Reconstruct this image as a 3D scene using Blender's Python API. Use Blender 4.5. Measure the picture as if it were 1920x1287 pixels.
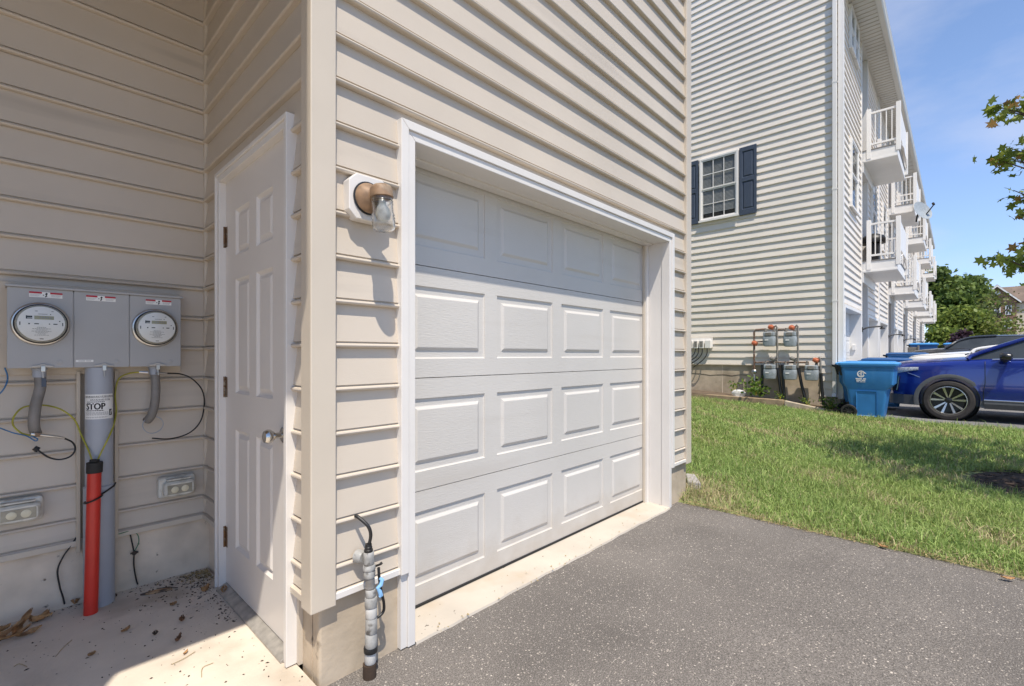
import bpy, bmesh, math, random
import numpy as np
from mathutils import Vector, Matrix, Quaternion
random.seed(7); RNG = np.random.default_rng(7)
for o in list(bpy.data.objects): bpy.data.objects.remove(o)
SC = bpy.context.scene; COL = SC.collection
R = math.radians
# ---------------------------------------------------------------- camera
YAW = 43.3; CS, SN = math.cos(R(YAW)), math.sin(R(YAW)); FPX = 886.0; HOR = 666.0; CAMZ = 1.2
cam_d = bpy.data.cameras.new('camera'); cam = bpy.data.objects.new('camera', cam_d); COL.objects.link(cam)
cam.location = (0, 0, CAMZ); cam.rotation_euler = (R(90), 0, R(YAW - 90))
cam_d.sensor_width = 36; cam_d.lens = 36 * FPX / 1920; cam_d.shift_y = (HOR - 643.5) / 1920
cam_d.clip_start = 0.05; cam_d.clip_end = 3000; SC.camera = cam
# ---------------------------------------------------------------- sky and sun
SUNV = Vector((0.64, 1.0, -2.35)).normalized()          # the way the sunlight travels
SUN_EL = math.asin(-SUNV.z); SUN_AZ = math.atan2(-SUNV.x, -SUNV.y)
w = bpy.data.worlds.new('World'); SC.world = w; w.use_nodes = True
nt = w.node_tree; nt.nodes.clear()
n_out = nt.nodes.new('ShaderNodeOutputWorld'); n_bg = nt.nodes.new('ShaderNodeBackground')
n_sky = nt.nodes.new('ShaderNodeTexSky'); n_sky.sky_type = 'NISHITA'; n_sky.sun_disc = False
n_sky.sun_elevation = SUN_EL; n_sky.sun_rotation = SUN_AZ % (2 * math.pi)
n_sky.air_density = 1.0; n_sky.dust_density = 0.0; n_sky.ozone_density = 2.0; n_sky.altitude = 3000
n_tc = nt.nodes.new('ShaderNodeTexCoord'); n_map = nt.nodes.new('ShaderNodeMapping'); n_map.inputs['Scale'].default_value = (1, 1, 2.6); n_map.inputs['Location'].default_value = (-.458, 2.835, 2.995)
n_no = nt.nodes.new('ShaderNodeTexNoise'); n_no.inputs['Scale'].default_value = 3.1; n_no.inputs['Detail'].default_value = 7; n_no.inputs['Roughness'].default_value = .55
n_rp = nt.nodes.new('ShaderNodeValToRGB'); n_rp.color_ramp.elements[0].position = .43; n_rp.color_ramp.elements[1].position = .82
n_rp.color_ramp.elements[0].color = (0, 0, 0, 1); n_rp.color_ramp.elements[1].color = (.55, .55, .55, 1)
n_mx = nt.nodes.new('ShaderNodeMix'); n_mx.data_type = 'RGBA'; n_mx.inputs['B'].default_value = (3.1, 3.2, 3.7, 1)
L = nt.links.new
L(n_tc.outputs['Generated'], n_map.inputs[0]); L(n_map.outputs[0], n_no.inputs[0]); L(n_no.outputs[0], n_rp.inputs[0])
n_sep = nt.nodes.new('ShaderNodeSeparateXYZ'); L(n_tc.outputs['Generated'], n_sep.inputs[0])          # haze thickening towards the horizon, all the way round
n_om = nt.nodes.new('ShaderNodeMath'); n_om.operation = 'SUBTRACT'; n_om.use_clamp = True; n_om.inputs[0].default_value = 1; L(n_sep.outputs[2], n_om.inputs[1])
n_pw = nt.nodes.new('ShaderNodeMath'); n_pw.operation = 'POWER'; n_pw.inputs[1].default_value = 2.6; L(n_om.outputs[0], n_pw.inputs[0])
n_sc = nt.nodes.new('ShaderNodeMath'); n_sc.operation = 'MULTIPLY'; n_sc.inputs[1].default_value = .6; L(n_pw.outputs[0], n_sc.inputs[0])
n_hz = nt.nodes.new('ShaderNodeMix'); n_hz.data_type = 'RGBA'; n_hz.inputs['B'].default_value = (1.55, 2.15, 3.6, 1); L(n_sc.outputs[0], n_hz.inputs['Factor']); L(n_sky.outputs[0], n_hz.inputs['A'])
L(n_rp.outputs[0], n_mx.inputs['Factor']); L(n_hz.outputs['Result'], n_mx.inputs['A']); L(n_mx.outputs['Result'], n_bg.inputs[0]); L(n_bg.outputs[0], n_out.inputs[0])
n_bg.inputs[1].default_value = 0.15
sd = bpy.data.lights.new('sun', 'SUN'); sd.energy = 3.3; sd.angle = R(0.5); sd.color = (1, .925, .81)
sun = bpy.data.objects.new('sun', sd); COL.objects.link(sun)
sun.rotation_euler = SUNV.to_track_quat('-Z', 'Y').to_euler(); sun.location = (-5, -8, 14)
SC.view_settings.view_transform = 'Standard'; SC.view_settings.look = 'None'; SC.view_settings.gamma = 1
SC.view_settings.use_curve_mapping = False; SC.view_settings.exposure = 0.80
SC.render.engine = 'CYCLES'; SC.cycles.max_bounces = 10; SC.cycles.diffuse_bounces = 6; SC.cycles.use_denoising = True

# ---------------------------------------------------------------- places on the photograph's known planes
def ray(c):
    r = (c - 960) / FPX
    return CS + r * SN, SN - r * CS                     # world (x, y) per metre of depth
def PY(c, row, Y):
    a, b = ray(c); d = Y / b; return Vector((a * d, Y, CAMZ - (row - HOR) / FPX * d))
def PX(c, row, X):
    a, b = ray(c); d = X / a; return Vector((X, b * d, CAMZ - (row - HOR) / FPX * d))
def PZ(c, row, Z):
    a, b = ray(c); d = (CAMZ - Z) * FPX / (row - HOR); return Vector((a * d, b * d, Z))
def PD(c, row, d):
    a, b = ray(c); return Vector((a * d, b * d, CAMZ - (row - HOR) / FPX * d))

# ---------------------------------------------------------------- materials
MAT = {}
def mat(name, col, rough=.5, var=.08, vs=2.0, bump=0., bs=60., stretch=(1, 1, 1), metal=0., spec=.5, col2=None, spot=None, attr=False, trans=0., coat=0., dist=.002):
    m = bpy.data.materials.new(name); m.use_nodes = True; t = m.node_tree; b = t.nodes['Principled BSDF']; MAT[name] = m
    b.inputs['Roughness'].default_value = rough; b.inputs['Metallic'].default_value = metal
    b.inputs['Specular IOR Level'].default_value = spec; b.inputs['Coat Weight'].default_value = coat
    N, K = t.nodes.new, t.links.new
    geo = N('ShaderNodeNewGeometry'); mp = N('ShaderNodeMapping'); mp.inputs['Scale'].default_value = stretch; K(geo.outputs['Position'], mp.inputs[0])
    no = N('ShaderNodeTexNoise'); no.inputs['Scale'].default_value = vs; no.inputs['Detail'].default_value = 6; K(geo.outputs['Position'], no.inputs[0])
    mr = N('ShaderNodeMapRange'); mr.inputs[1].default_value = .3; mr.inputs[2].default_value = .7; K(no.outputs[0], mr.inputs[0])
    mx = N('ShaderNodeMix'); mx.data_type = 'RGBA'; K(mr.outputs[0], mx.inputs['Factor'])
    c2 = col2 or tuple(c * (1 - var) for c in col)
    if attr:
        at = N('ShaderNodeVertexColor'); at.layer_name = 'Col'; src = at.outputs[0]
        h = N('ShaderNodeMix'); h.data_type = 'RGBA'; h.blend_type = 'MULTIPLY'; h.inputs['Factor'].default_value = 1
        mx.inputs['A'].default_value = (1, 1, 1, 1); mx.inputs['B'].default_value = (1 - var, 1 - var, 1 - var, 1)
        K(mx.outputs['Result'], h.inputs['A']); K(src, h.inputs['B']); last = h.outputs['Result']
    else:
        mx.inputs['A'].default_value = (*[min(1, c * (1 + var)) for c in col], 1) if not col2 else (*col, 1); mx.inputs['B'].default_value = (*c2, 1)
        last = mx.outputs['Result']
    for (sc, lo, hi, sc_col) in (spot or []):           # spots and stains with a shape of their own: (scale, from, to, colour)
        n2 = N('ShaderNodeTexNoise'); n2.inputs['Scale'].default_value = sc; n2.inputs['Detail'].default_value = 4; K(mp.outputs[0], n2.inputs[0])
        r2 = N('ShaderNodeMapRange'); r2.inputs[1].default_value = lo; r2.inputs[2].default_value = hi; K(n2.outputs[0], r2.inputs[0])
        m2 = N('ShaderNodeMix'); m2.data_type = 'RGBA'; m2.inputs['B'].default_value = (*sc_col, 1)
        K(r2.outputs[0], m2.inputs['Factor']); K(last, m2.inputs['A']); last = m2.outputs['Result']
    K(last, b.inputs['Base Color'])
    if bump:
        nb = N('ShaderNodeTexNoise'); nb.inputs['Scale'].default_value = bs; nb.inputs['Detail'].default_value = 5; K(mp.outputs[0], nb.inputs[0])
        bp = N('ShaderNodeBump'); bp.inputs['Strength'].default_value = bump; bp.inputs['Distance'].default_value = dist; K(nb.outputs[0], bp.inputs['Height']); K(bp.outputs[0], b.inputs['Normal'])
    if trans:
        tr = N('ShaderNodeBsdfTranslucent'); ms = N('ShaderNodeMixShader'); ms.inputs[0].default_value = trans
        K(last, tr.inputs[0]); K(b.outputs[0], ms.inputs[1]); K(tr.outputs[0], ms.inputs[2]); K(ms.outputs[0], t.nodes['Material Output'].inputs[0])
    return m
mat('vinyl', (.545, .475, .392), .42, .06, 1.3, .25, 5, (12, 12, 160), spot=[(.05, .60, .75, (.46, .40, .33))])
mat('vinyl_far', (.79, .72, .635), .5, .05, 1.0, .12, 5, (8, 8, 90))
mat('beige_trim', (.56, .49, .40), .4, .04, 3, .1, 60)
mat('beige_channel', (.52, .44, .345), .4, .05, 4)
mat('white_trim', (.71, .675, .635), .35, .03, 5, .06, 90)
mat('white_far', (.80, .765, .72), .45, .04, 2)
mat('garage_white', (.575, .545, .505), .42, .045, 1.5, .7, 6, (5, 5, 55), dist=.0016, spot=[(.10, .57, .80, (.50, .46, .41))])
def splash(m, z0, z1, colr, amt):                        # dried road splash low on a surface
    t = MAT[m].node_tree; N, K = t.nodes.new, t.links.new; b = t.nodes['Principled BSDF']; src = b.inputs['Base Color'].links[0].from_socket
    g = N('ShaderNodeNewGeometry'); sp = N('ShaderNodeSeparateXYZ'); K(g.outputs['Position'], sp.inputs[0]); n = N('ShaderNodeTexNoise'); n.inputs['Scale'].default_value = 9; n.inputs['Detail'].default_value = 8; K(g.outputs['Position'], n.inputs[0])
    a = N('ShaderNodeMath'); a.operation = 'MULTIPLY_ADD'; a.inputs[1].default_value = .34; K(n.outputs[0], a.inputs[0]); K(sp.outputs[2], a.inputs[2])
    r = N('ShaderNodeMapRange'); r.inputs[1].default_value = z1; r.inputs[2].default_value = z0; r.inputs[3].default_value = 0; r.inputs[4].default_value = amt; K(a.outputs[0], r.inputs[0])
    x = N('ShaderNodeMix'); x.data_type = 'RGBA'; x.inputs['B'].default_value = (*colr, 1); K(r.outputs[0], x.inputs['Factor']); K(src, x.inputs['A']); K(x.outputs['Result'], b.inputs['Base Color'])
splash('garage_white', .16, .42, (.40, .34, .27), .55)
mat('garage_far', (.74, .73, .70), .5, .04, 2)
mat('door_white', (.70, .655, .61), .38, .03, 3, .12, 40, (8, 8, 1))
mat('concrete_wall', (.47, .385, .285), .85, .20, 5, .8, 45, spot=[(1.6, .55, .72, (.28, .22, .15)), (14, .66, .75, (.20, .16, .12))])
mat('concrete_shade_wall', (.66, .555, .435), .85, .20, 5, .8, 45, spot=[(2.2, .56, .72, (.40, .31, .22)), (22, .68, .74, (.16, .13, .10))])  # the foundation concrete again, paler and warmer to lift the shaded recess
mat('concrete_pad', (.60, .525, .435), .88, .13, 4, .7, 90, spot=[(2.0, .55, .72, (.40, .33, .25)), (38, .70, .74, (.14, .11, .09))])
mat('concrete_apron', (.49, .435, .365), .85, .08, 4, .4, 70, spot=[(3, .58, .75, (.44, .36, .27)), (48, .705, .73, (.12, .10, .08))])
mat('soil', (.12, .085, .055), .95, .3, 6, .8, 40)
mat('lawn_soil', (.17, .19, .07), .95, .3, 5, .6, 50, spot=[(1.6, .56, .68, (.33, .26, .15))])
mat('mulch', (.045, .028, .018), .95, .4, 12, 1, 50)
mat('far_grass', (.07, .11, .03), .95, .3, .6)
mat('grass', (1, 1, 1), .55, .12, 1.2, attr=True, trans=.22, spec=.25)
mat('leaf', (1, 1, 1), .5, .15, 2.0, attr=True, trans=.38, spec=.3)
mat('bark', (.10, .075, .055), .9, .3, 8, 1, 30, (1, 1, .3))
mat('cabinet', (.37, .365, .36), .42, .03, 6, .1, 120)
mat('pvc_grey', (.35, .37, .41), .4, .05, 5, .05, 50)
mat('flex_grey', (.20, .185, .17), .55, .15, 20, .2, 80)
mat('red_pvc', (.56, .030, .018), .38, .12, 6, .05, 40)
mat('black', (.012, .012, .013), .45, .2, 20)
mat('dark_metal', (.05, .045, .04), .5, .3, 30, metal=.6)
mat('steel', (.55, .54, .52), .28, .1, 20, metal=1)
mat('nickel', (.62, .60, .56), .22, .05, 20, metal=1)
mat('hinge', (.16, .085, .04), .45, .45, 60, metal=.6, spot=[(60, .5, .65, (.30, .26, .2))])
mat('copper', (.25, .155, .09), .6, .35, 30, metal=.1, spot=[(25, .55, .7, (.30, .22, .15))])
mat('aluminium', (.45, .42, .38), .5, .2, 30, metal=.5)
mat('paper', (.78, .77, .74), .6, .03, 20)
mat('print_black', (.015, .015, .015), .6, .1, 20)
mat('print_grey', (.25, .25, .25), .6, .1, 20)
mat('print_red', (.42, .015, .03), .6, .1, 20)
mat('lcd', (.30, .29, .17), .3, .05, 20)
mat('meter_face', (.76, .76, .75), .4, .03, 20)
mat('yellow_wire', (.36, .33, .035), .45, .2, 30)
mat('blue_wire', (.05, .16, .32), .45, .2, 30)
mat('green_wire', (.02, .16, .07), .45, .2, 30)
mat('blue_clip', (.22, .45, .75), .4, .1, 30)
mat('tape_grey', (.34, .335, .32), .5, .3, 25, .3, 120, spot=[(30, .58, .70, (.12, .11, .1))])
mat('frosted', (.62, .60, .53), .35, .1, 20, spot=[(25, .5, .7, (.42, .39, .32))])
mat('outlet_lens', (.30, .28, .22), .22, .25, 18)
mat('outlet_pale', (.68, .62, .45), .4, .1, 18)
mat('navy', (.055, .072, .105), .45, .08, 6, .1, 80)
mat('glass_dark', (.045, .05, .052), .06, .2, 3, spec=.6)
mat('blind', (.34, .34, .33), .5, .1, 8)
mat('gas_grey', (.30, .33, .35), .45, .15, 20)
mat('rust_pipe', (.14, .08, .05), .6, .5, 25, spot=[(20, .5, .65, (.25, .22, .2))])
mat('pipe_grey', (.20, .185, .165), .5, .3, 20)
mat('orange_valve', (.45, .12, .05), .5, .25, 30)
mat('timber', (.30, .22, .135), .8, .25, 8, .6, 20, (1, 1, 4))
mat('timber_pale', (.46, .38, .28), .8, .2, 8, .5, 20)
mat('rock', (.36, .33, .30), .9, .2, 12, .6, 20)
mat('tape_pale', (.46, .45, .43), .6, .2, 20, .3, 60)
mat('white_rock', (.66, .64, .62), .85, .15, 12, .5, 20)
mat('bin_blue', (.035, .195, .48), .42, .10, 4, .12, 60, spot=[(5, .58, .75, (.06, .24, .52))])
mat('bin_lid', (.06, .28, .62), .4, .08, 4, .1, 60)
mat('bin_navy', (.02, .09, .25), .4, .1, 4)
mat('rubber', (.018, .017, .016), .75, .25, 10, .2, 60)
mat('tyre', (.035, .030, .027), .8, .25, 10, .2, 60)
mat('cladding', (.085, .088, .092), .55, .1, 20, .15, 200)
mat('rim_silver', (.55, .54, .52), .25, .08, 20, metal=.9)
mat('rim_black', (.015, .015, .016), .3, .1, 20)
mat('paint_blue', (.008, .024, .21), .18, .04, 3, metal=.25, coat=1, spec=.6)
mat('paint_white', (.74, .73, .72), .25, .03, 3, coat=1)
mat('paint_dark', (.03, .032, .036), .25, .1, 3, coat=1)
mat('paint_silver', (.40, .41, .42), .25, .04, 3, metal=.5, coat=1)
mat('chrome', (.70, .70, .70), .12, .03, 20, metal=1)
mat('headlamp', (.50, .52, .55), .10, .4, 40, metal=.0, coat=1)
mat('grille', (.012, .012, .013), .3, .2, 30, coat=.5)
mat('brick', (.24, .13, .085), .85, .2, .6, spot=[(1.2, .55, .7, (.30, .17, .11))])
mat('roof_brown', (.17, .125, .095), .9, .2, .5, .4, 3)
mat('roof_grey', (.10, .095, .09), .9, .2, 2, .4, 8)
mat('cream', (.62, .55, .42), .7, .06, .5)
mat('soffit', (.66, .63, .57), .6, .04, 2)
mat('dry_leaf', (.36, .20, .085), .75, .35, 40, .3, 60, spot=[(30, .55, .7, (.17, .085, .035))])
mat('dry_leaf_dark', (.14, .07, .035), .8, .4, 40, .3, 60)
mat('splinter', (.38, .24, .13), .85, .3, 30, .5, 60, (1, 4, 1), spot=[(12, .5, .62, (.07, .05, .04))])
mat('debris', (.05, .036, .025), .9, .5, 30)
mat('straw', (.33, .25, .12), .85, .3, 30)
def glass_mat():
    m = bpy.data.materials.new('clear_glass'); m.use_nodes = True; b = m.node_tree.nodes['Principled BSDF']; MAT['clear_glass'] = m
    b.inputs['Transmission Weight'].default_value = 1; b.inputs['Roughness'].default_value = .16; b.inputs['IOR'].default_value = 1.45; b.inputs['Base Color'].default_value = (.96, .97, .97, 1)
    m = bpy.data.materials.new('thin_glass'); m.use_nodes = True; t = m.node_tree; MAT['thin_glass'] = m   # a clear dome over a dial
    g = t.nodes.new('ShaderNodeBsdfGlossy'); g.inputs[1].default_value = .08; tr = t.nodes.new('ShaderNodeBsdfTransparent'); tr.inputs[0].default_value = (.93, .93, .92, 1)
    lw0 = t.nodes.new('ShaderNodeLayerWeight'); lw0.inputs[0].default_value = .22; lw = t.nodes.new('ShaderNodeMath'); lw.operation = 'MULTIPLY_ADD'; lw.inputs[1].default_value = .5; lw.inputs[2].default_value = .03; t.links.new(lw0.outputs[1], lw.inputs[0]); mx = t.nodes.new('ShaderNodeMixShader')
    t.links.new(lw.outputs[0], mx.inputs[0]); t.links.new(tr.outputs[0], mx.inputs[1]); t.links.new(g.outputs[0], mx.inputs[2]); t.links.new(mx.outputs[0], t.nodes['Material Output'].inputs[0])
glass_mat()
def asphalt_mat(name, base, specks, scale):
    m = mat(name, base, .88, .18, 1.1, .9, 170, spot=[(1.3, .52, .72, tuple(c * .76 for c in base))], dist=.004); t = m.node_tree; b = t.nodes['Principled BSDF']
    N, K = t.nodes.new, t.links.new; src = b.inputs['Base Color'].links[0].from_socket
    geo = N('ShaderNodeNewGeometry'); last = src
    f = N('ShaderNodeTexNoise'); f.inputs['Scale'].default_value = scale * 2.2; f.inputs['Detail'].default_value = 2; K(geo.outputs['Position'], f.inputs[0])
    fr = N('ShaderNodeMapRange'); fr.inputs[1].default_value = .35; fr.inputs[2].default_value = .68; fr.inputs[3].default_value = .55; fr.inputs[4].default_value = 1.55; K(f.outputs[0], fr.inputs[0])
    mu = N('ShaderNodeMix'); mu.data_type = 'RGBA'; mu.blend_type = 'MULTIPLY'; mu.inputs['Factor'].default_value = 1
    cb = N('ShaderNodeCombineColor'); [K(fr.outputs[0], cb.inputs[i]) for i in range(3)]; K(last, mu.inputs['A']); K(cb.outputs[0], mu.inputs['B']); last = mu.outputs['Result']
    for sc, thr, rmax, colr in specks:                  # pale stones in the tar
        v = N('ShaderNodeTexVoronoi'); v.inputs['Scale'].default_value = sc; K(geo.outputs['Position'], v.inputs[0])
        wn = N('ShaderNodeSeparateColor'); K(v.outputs['Color'], wn.inputs[0])
        lt = N('ShaderNodeMath'); lt.operation = 'MULTIPLY'; lt.inputs[1].default_value = rmax; K(wn.outputs[1], lt.inputs[0])
        a = N('ShaderNodeMath'); a.operation = 'LESS_THAN'; K(v.outputs['Distance'], a.inputs[0]); K(lt.outputs[0], a.inputs[1])
        c = N('ShaderNodeMath'); c.operation = 'GREATER_THAN'; c.inputs[1].default_value = thr; K(wn.outputs[0], c.inputs[0])
        d = N('ShaderNodeMath'); d.operation = 'MULTIPLY'; K(a.outputs[0], d.inputs[0]); K(c.outputs[0], d.inputs[1])
        mx = N('ShaderNodeMix'); mx.data_type = 'RGBA'; mx.inputs['B'].default_value = (*colr, 1); K(d.outputs[0], mx.inputs['Factor']); K(last, mx.inputs['A']); last = mx.outputs['Result']
    K(last, b.inputs['Base Color'])
asphalt_mat('asphalt', (.140, .125, .112), [(105, .70, .42, (.42, .37, .32)), (200, .52, .44, (.33, .30, .27)), (55, .85, .25, (.56, .50, .44))], 90)
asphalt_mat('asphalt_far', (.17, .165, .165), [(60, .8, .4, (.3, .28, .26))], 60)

# ---------------------------------------------------------------- mesh building
class MB:
    def __init__(s): s.v = []; s.f = []
    def add(s, vs, fs):
        n = len(s.v); s.v += [tuple(p) for p in vs]; s.f += [tuple(i + n for i in f) for f in fs]; return s
    def box(s, x0, x1, y0, y1, z0, z1):
        return s.add([(x, y, z) for z in (z0, z1) for y in (y0, y1) for x in (x0, x1)],
                     [(0, 2, 3, 1), (4, 5, 7, 6), (0, 1, 5, 4), (2, 6, 7, 3), (0, 4, 6, 2), (1, 3, 7, 5)])
    def prism(s, poly, ax, a, b):                       # polygon in the other two axes, extruded along ax
        def P(u, v, t): return {'x': (t, u, v), 'y': (u, t, v), 'z': (u, v, t)}[ax]
        n = len(poly); vs = [P(u, v, a) for u, v in poly] + [P(u, v, b) for u, v in poly]
        return s.add(vs, [tuple(range(n)), tuple(range(2 * n - 1, n - 1, -1))] + [(i, i + n, (i + 1) % n + n, (i + 1) % n) for i in range(n)])
    def tube(s, pts, r, n=8, cap=True):
        pts = [Vector(p) for p in pts]; rs = r if isinstance(r, (list, tuple)) else [r] * len(pts)
        t0 = (pts[1] - pts[0]).normalized(); up = Vector((0, 0, 1)) if abs(t0.z) < .9 else Vector((1, 0, 0)); nrm = t0.cross(up).normalized(); vs = []; fs = []
        for i, p in enumerate(pts):
            t = (pts[min(i + 1, len(pts) - 1)] - pts[max(i - 1, 0)]).normalized(); nrm = (nrm - t * nrm.dot(t)).normalized(); b = t.cross(nrm)
            vs += [p + (nrm * math.cos(2 * math.pi * k / n) + b * math.sin(2 * math.pi * k / n)) * rs[i] for k in range(n)]
        for i in range(len(pts) - 1):
            fs += [(i * n + k, i * n + (k + 1) % n, (i + 1) * n + (k + 1) % n, (i + 1) * n + k) for k in range(n)]
        if cap: fs += [tuple(range(n - 1, -1, -1)), tuple((len(pts) - 1) * n + k for k in range(n))]
        return s.add(vs, fs)
    def lathe(s, prof, c, axis=(0, 0, 1), n=24, sx=1., cap=True):
        ax = Vector(axis).normalized(); u = ax.orthogonal().normalized() if abs(ax.z) < .999 else Vector((1, 0, 0)); v = ax.cross(u); c = Vector(c); vs = []; fs = []
        for r, h in prof: vs += [c + ax * h + (u * math.cos(2 * math.pi * k / n) + v * math.sin(2 * math.pi * k / n)) * r for k in range(n)]
        for i in range(len(prof) - 1): fs += [(i * n + k, i * n + (k + 1) % n, (i + 1) * n + (k + 1) % n, (i + 1) * n + k) for k in range(n)]
        if cap: fs += [tuple(range(n - 1, -1, -1)), tuple((len(prof) - 1) * n + k for k in range(n))]
        return s.add(vs, fs)
    def loft(s, rings, closed=True, cap=True):
        n = len(rings[0]); vs = [p for r in rings for p in r]; fs = []
        for i in range(len(rings) - 1):
            fs += [(i * n + k, i * n + (k + 1) % n, (i + 1) * n + (k + 1) % n, (i + 1) * n + k) for k in range(n if closed else n - 1)]
        if cap and closed: fs += [tuple(range(n - 1, -1, -1)), tuple((len(rings) - 1) * n + k for k in range(n))]
        return s.add(vs, fs)
def smooth_path(pts, m=8):                              # Catmull-Rom through the points
    P = [Vector(p) for p in pts]; P = [P[0] * 2 - P[1]] + P + [P[-1] * 2 - P[-2]]; out = []
    for i in range(1, len(P) - 2):
        for k in range(m):
            t = k / m; a, b, c, d = P[i - 1:i + 3]
            out.append(.5 * ((2 * b) + (c - a) * t + (2 * a - 5 * b + 4 * c - d) * t * t + (3 * b - a - 3 * c + d) * t ** 3))
    return out + [P[-2]]
OFF = {}
def link(name, me, parent=None, loc=(0, 0, 0)):
    o = bpy.data.objects.new(name, me); COL.objects.link(o); o.location = loc
    if parent: o.parent = parent
    return o
def mesh(name, mb, m, off=(0, 0, 0), smooth=False, fix=True):
    me = bpy.data.meshes.new(name); ox, oy, oz = off
    me.from_pydata([(x - ox, y - oy, z - oz) for x, y, z in mb.v], [], mb.f); me.materials.append(MAT[m])
    if fix:
        bm = bmesh.new(); bm.from_mesh(me); bmesh.ops.recalc_face_normals(bm, faces=bm.faces); bm.to_mesh(me); bm.free()
    if smooth:
        me.shade_smooth(); me.set_sharp_from_angle(angle=R(smooth if smooth is not True else 40))
    me.update(); return me
def obj(name, mb, m, parent=None, smooth=False, bevel=0., label=None, fix=True):
    if parent is None:                                  # origin at the base of its own box
        a = np.array(mb.v); off = tuple((a.min(0)[:2] + a.max(0)[:2]) / 2) + (float(a.min(0)[2]),); off = tuple(float(q) for q in off)
    else: off = OFF[parent.name]
    o = link(name, mesh(name, mb, m, off, smooth, fix), parent, off if parent is None else (0, 0, 0)); OFF[o.name] = off
    if bevel:
        bv = o.modifiers.new('bevel', 'BEVEL'); bv.width = bevel; bv.segments = 2; bv.limit_method = 'ANGLE'; bv.harden_normals = False
    if label: o['label'] = label
    return o
def tag(o, label, cat, group=None, kind=None):
    o['label'] = label; o['category'] = cat
    if group: o['group'] = group
    if kind: o['kind'] = kind
    return o
def thing(name, label, cat, loc=(0, 0, 0), group=None):
    o = link(name, None, None, loc); OFF[o.name] = tuple(loc); return tag(o, label, cat, group)
def part(name, parent):                                 # an Empty that is a part and holds sub-parts
    o = link(name, None, parent); OFF[o.name] = OFF[parent.name]; return o
def struct(name, mb, m, label=None, smooth=False):
    o = obj(name, mb, m, None, smooth); o['kind'] = 'structure'; o['label'] = label or name.replace('_', ' '); return o
def copy_tree(o, parent=None):
    c = o.copy(); COL.objects.link(c); c.parent = parent; OFF[c.name] = OFF.get(o.name, (0, 0, 0))
    for ch in list(o.children): copy_tree(ch, c)
    return c
def text_mesh(s, size, extr=.0):
    cu = bpy.data.curves.new('text', 'FONT'); cu.body = s; cu.size = size; cu.align_x = 'CENTER'; cu.resolution_u = 3
    to = bpy.data.objects.new('text', cu); COL.objects.link(to); dg = bpy.context.evaluated_depsgraph_get(); me = to.evaluated_get(dg).to_mesh()
    v = [tuple(p.co) for p in me.vertices]; f = [tuple(p.vertices) for p in me.polygons]; to.evaluated_get(dg).to_mesh_clear()
    bpy.data.objects.remove(to); bpy.data.curves.remove(cu); return v, f

# ---------------------------------------------------------------- siding
PITCH = .1617; Z0 = .258
PROF = [(.000, 0), (.0225, 0), (.0265, .0025), (.0285, .007), (.0268, .0120), (.0215, .0150), (.0115, .0156), (.0115, .0205), (.0195, .0222)]
CM = {}
def course_mesh(Lg, h=PITCH, m='vinyl'):
    k = (round(Lg, 3), round(h, 3), m)
    if k not in CM:
        prof = [p for p in PROF if p[1] < h] + [(.003 if h > .1 else .010, h)]; mb = MB()
        for a in (0, Lg): mb.v += [(a, -q[0], q[1]) for q in prof]
        n = len(prof); mb.f = [(i, i + n, i + n + 1, i + 1) for i in range(n - 1)]
        me = mesh('siding_course', mb, m, smooth=28, fix=False); CM[k] = me
    return CM[k]
def course(parent, face, plane, a0, a1, z, h=PITCH, m='vinyl'):
    ox, oy, oz = OFF[parent.name]; me = course_mesh(a1 - a0, h, m)
    if face == '-y': o = link('siding_course', me, parent, (a0 - ox, plane - oy, z - oz))
    elif face == '-x': o = link('siding_course', me, parent, (plane - ox, a1 - oy, z - oz)); o.rotation_euler.z = R(-90)
    o.location.z += random.uniform(-.0009, .0009)
    return o
def siding_mb(mb, face, plane, a0, a1, z0, z1):         # many courses joined, for walls too far off to tell them apart
    k = 0
    while z0 + k * PITCH < z1 - .01:
        z = z0 + k * PITCH; h = min(PITCH, z1 - z); prof = [(.0, 0), (.0235, 0), (.0285, .007), (.0215, .015), (.0115, .016), (.0115, .0205), (.0195, .0222), (.003, PITCH)]; prof = [p for p in prof if p[1] < h] + [(.003, h)]
        vs = []
        for a in (a0, a1):
            for q in prof:
                vs.append((a, plane - q[0], z + q[1]) if face == '-y' else (plane - q[0], a, z + q[1]) if face == '-x' else (plane + q[0], a, z + q[1]))
        n = len(prof); fl = [(i, i + n, i + n + 1, i + 1) for i in range(n - 1)]
        if face == '-x': fl = [tuple(reversed(f)) for f in fl]
        mb.add(vs, fl); k += 1
    return mb
def course_top(parent, face, plane, a0, a1, z, ztop, m='vinyl'):
    d = lambda q: .0195 + (.003 - .0195) * (PITCH - (ztop - q) - .0195) / (PITCH - .0195)
    mb = MB().add([(0, -d(z), 0), (a1 - a0, -d(z), 0), (a1 - a0, -d(ztop), ztop - z), (0, -d(ztop), ztop - z)], [(0, 1, 2, 3)]); ox, oy, oz = OFF[parent.name]
    o = link('siding_course', mesh('siding_course', mb, m, fix=False), parent, (a0 - ox, plane - oy, z - oz) if face == '-y' else (plane - ox, a1 - oy, z - oz))
    if face == '-x': o.rotation_euler.z = R(-90)
zc = lambda k: Z0 + PITCH * k

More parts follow.
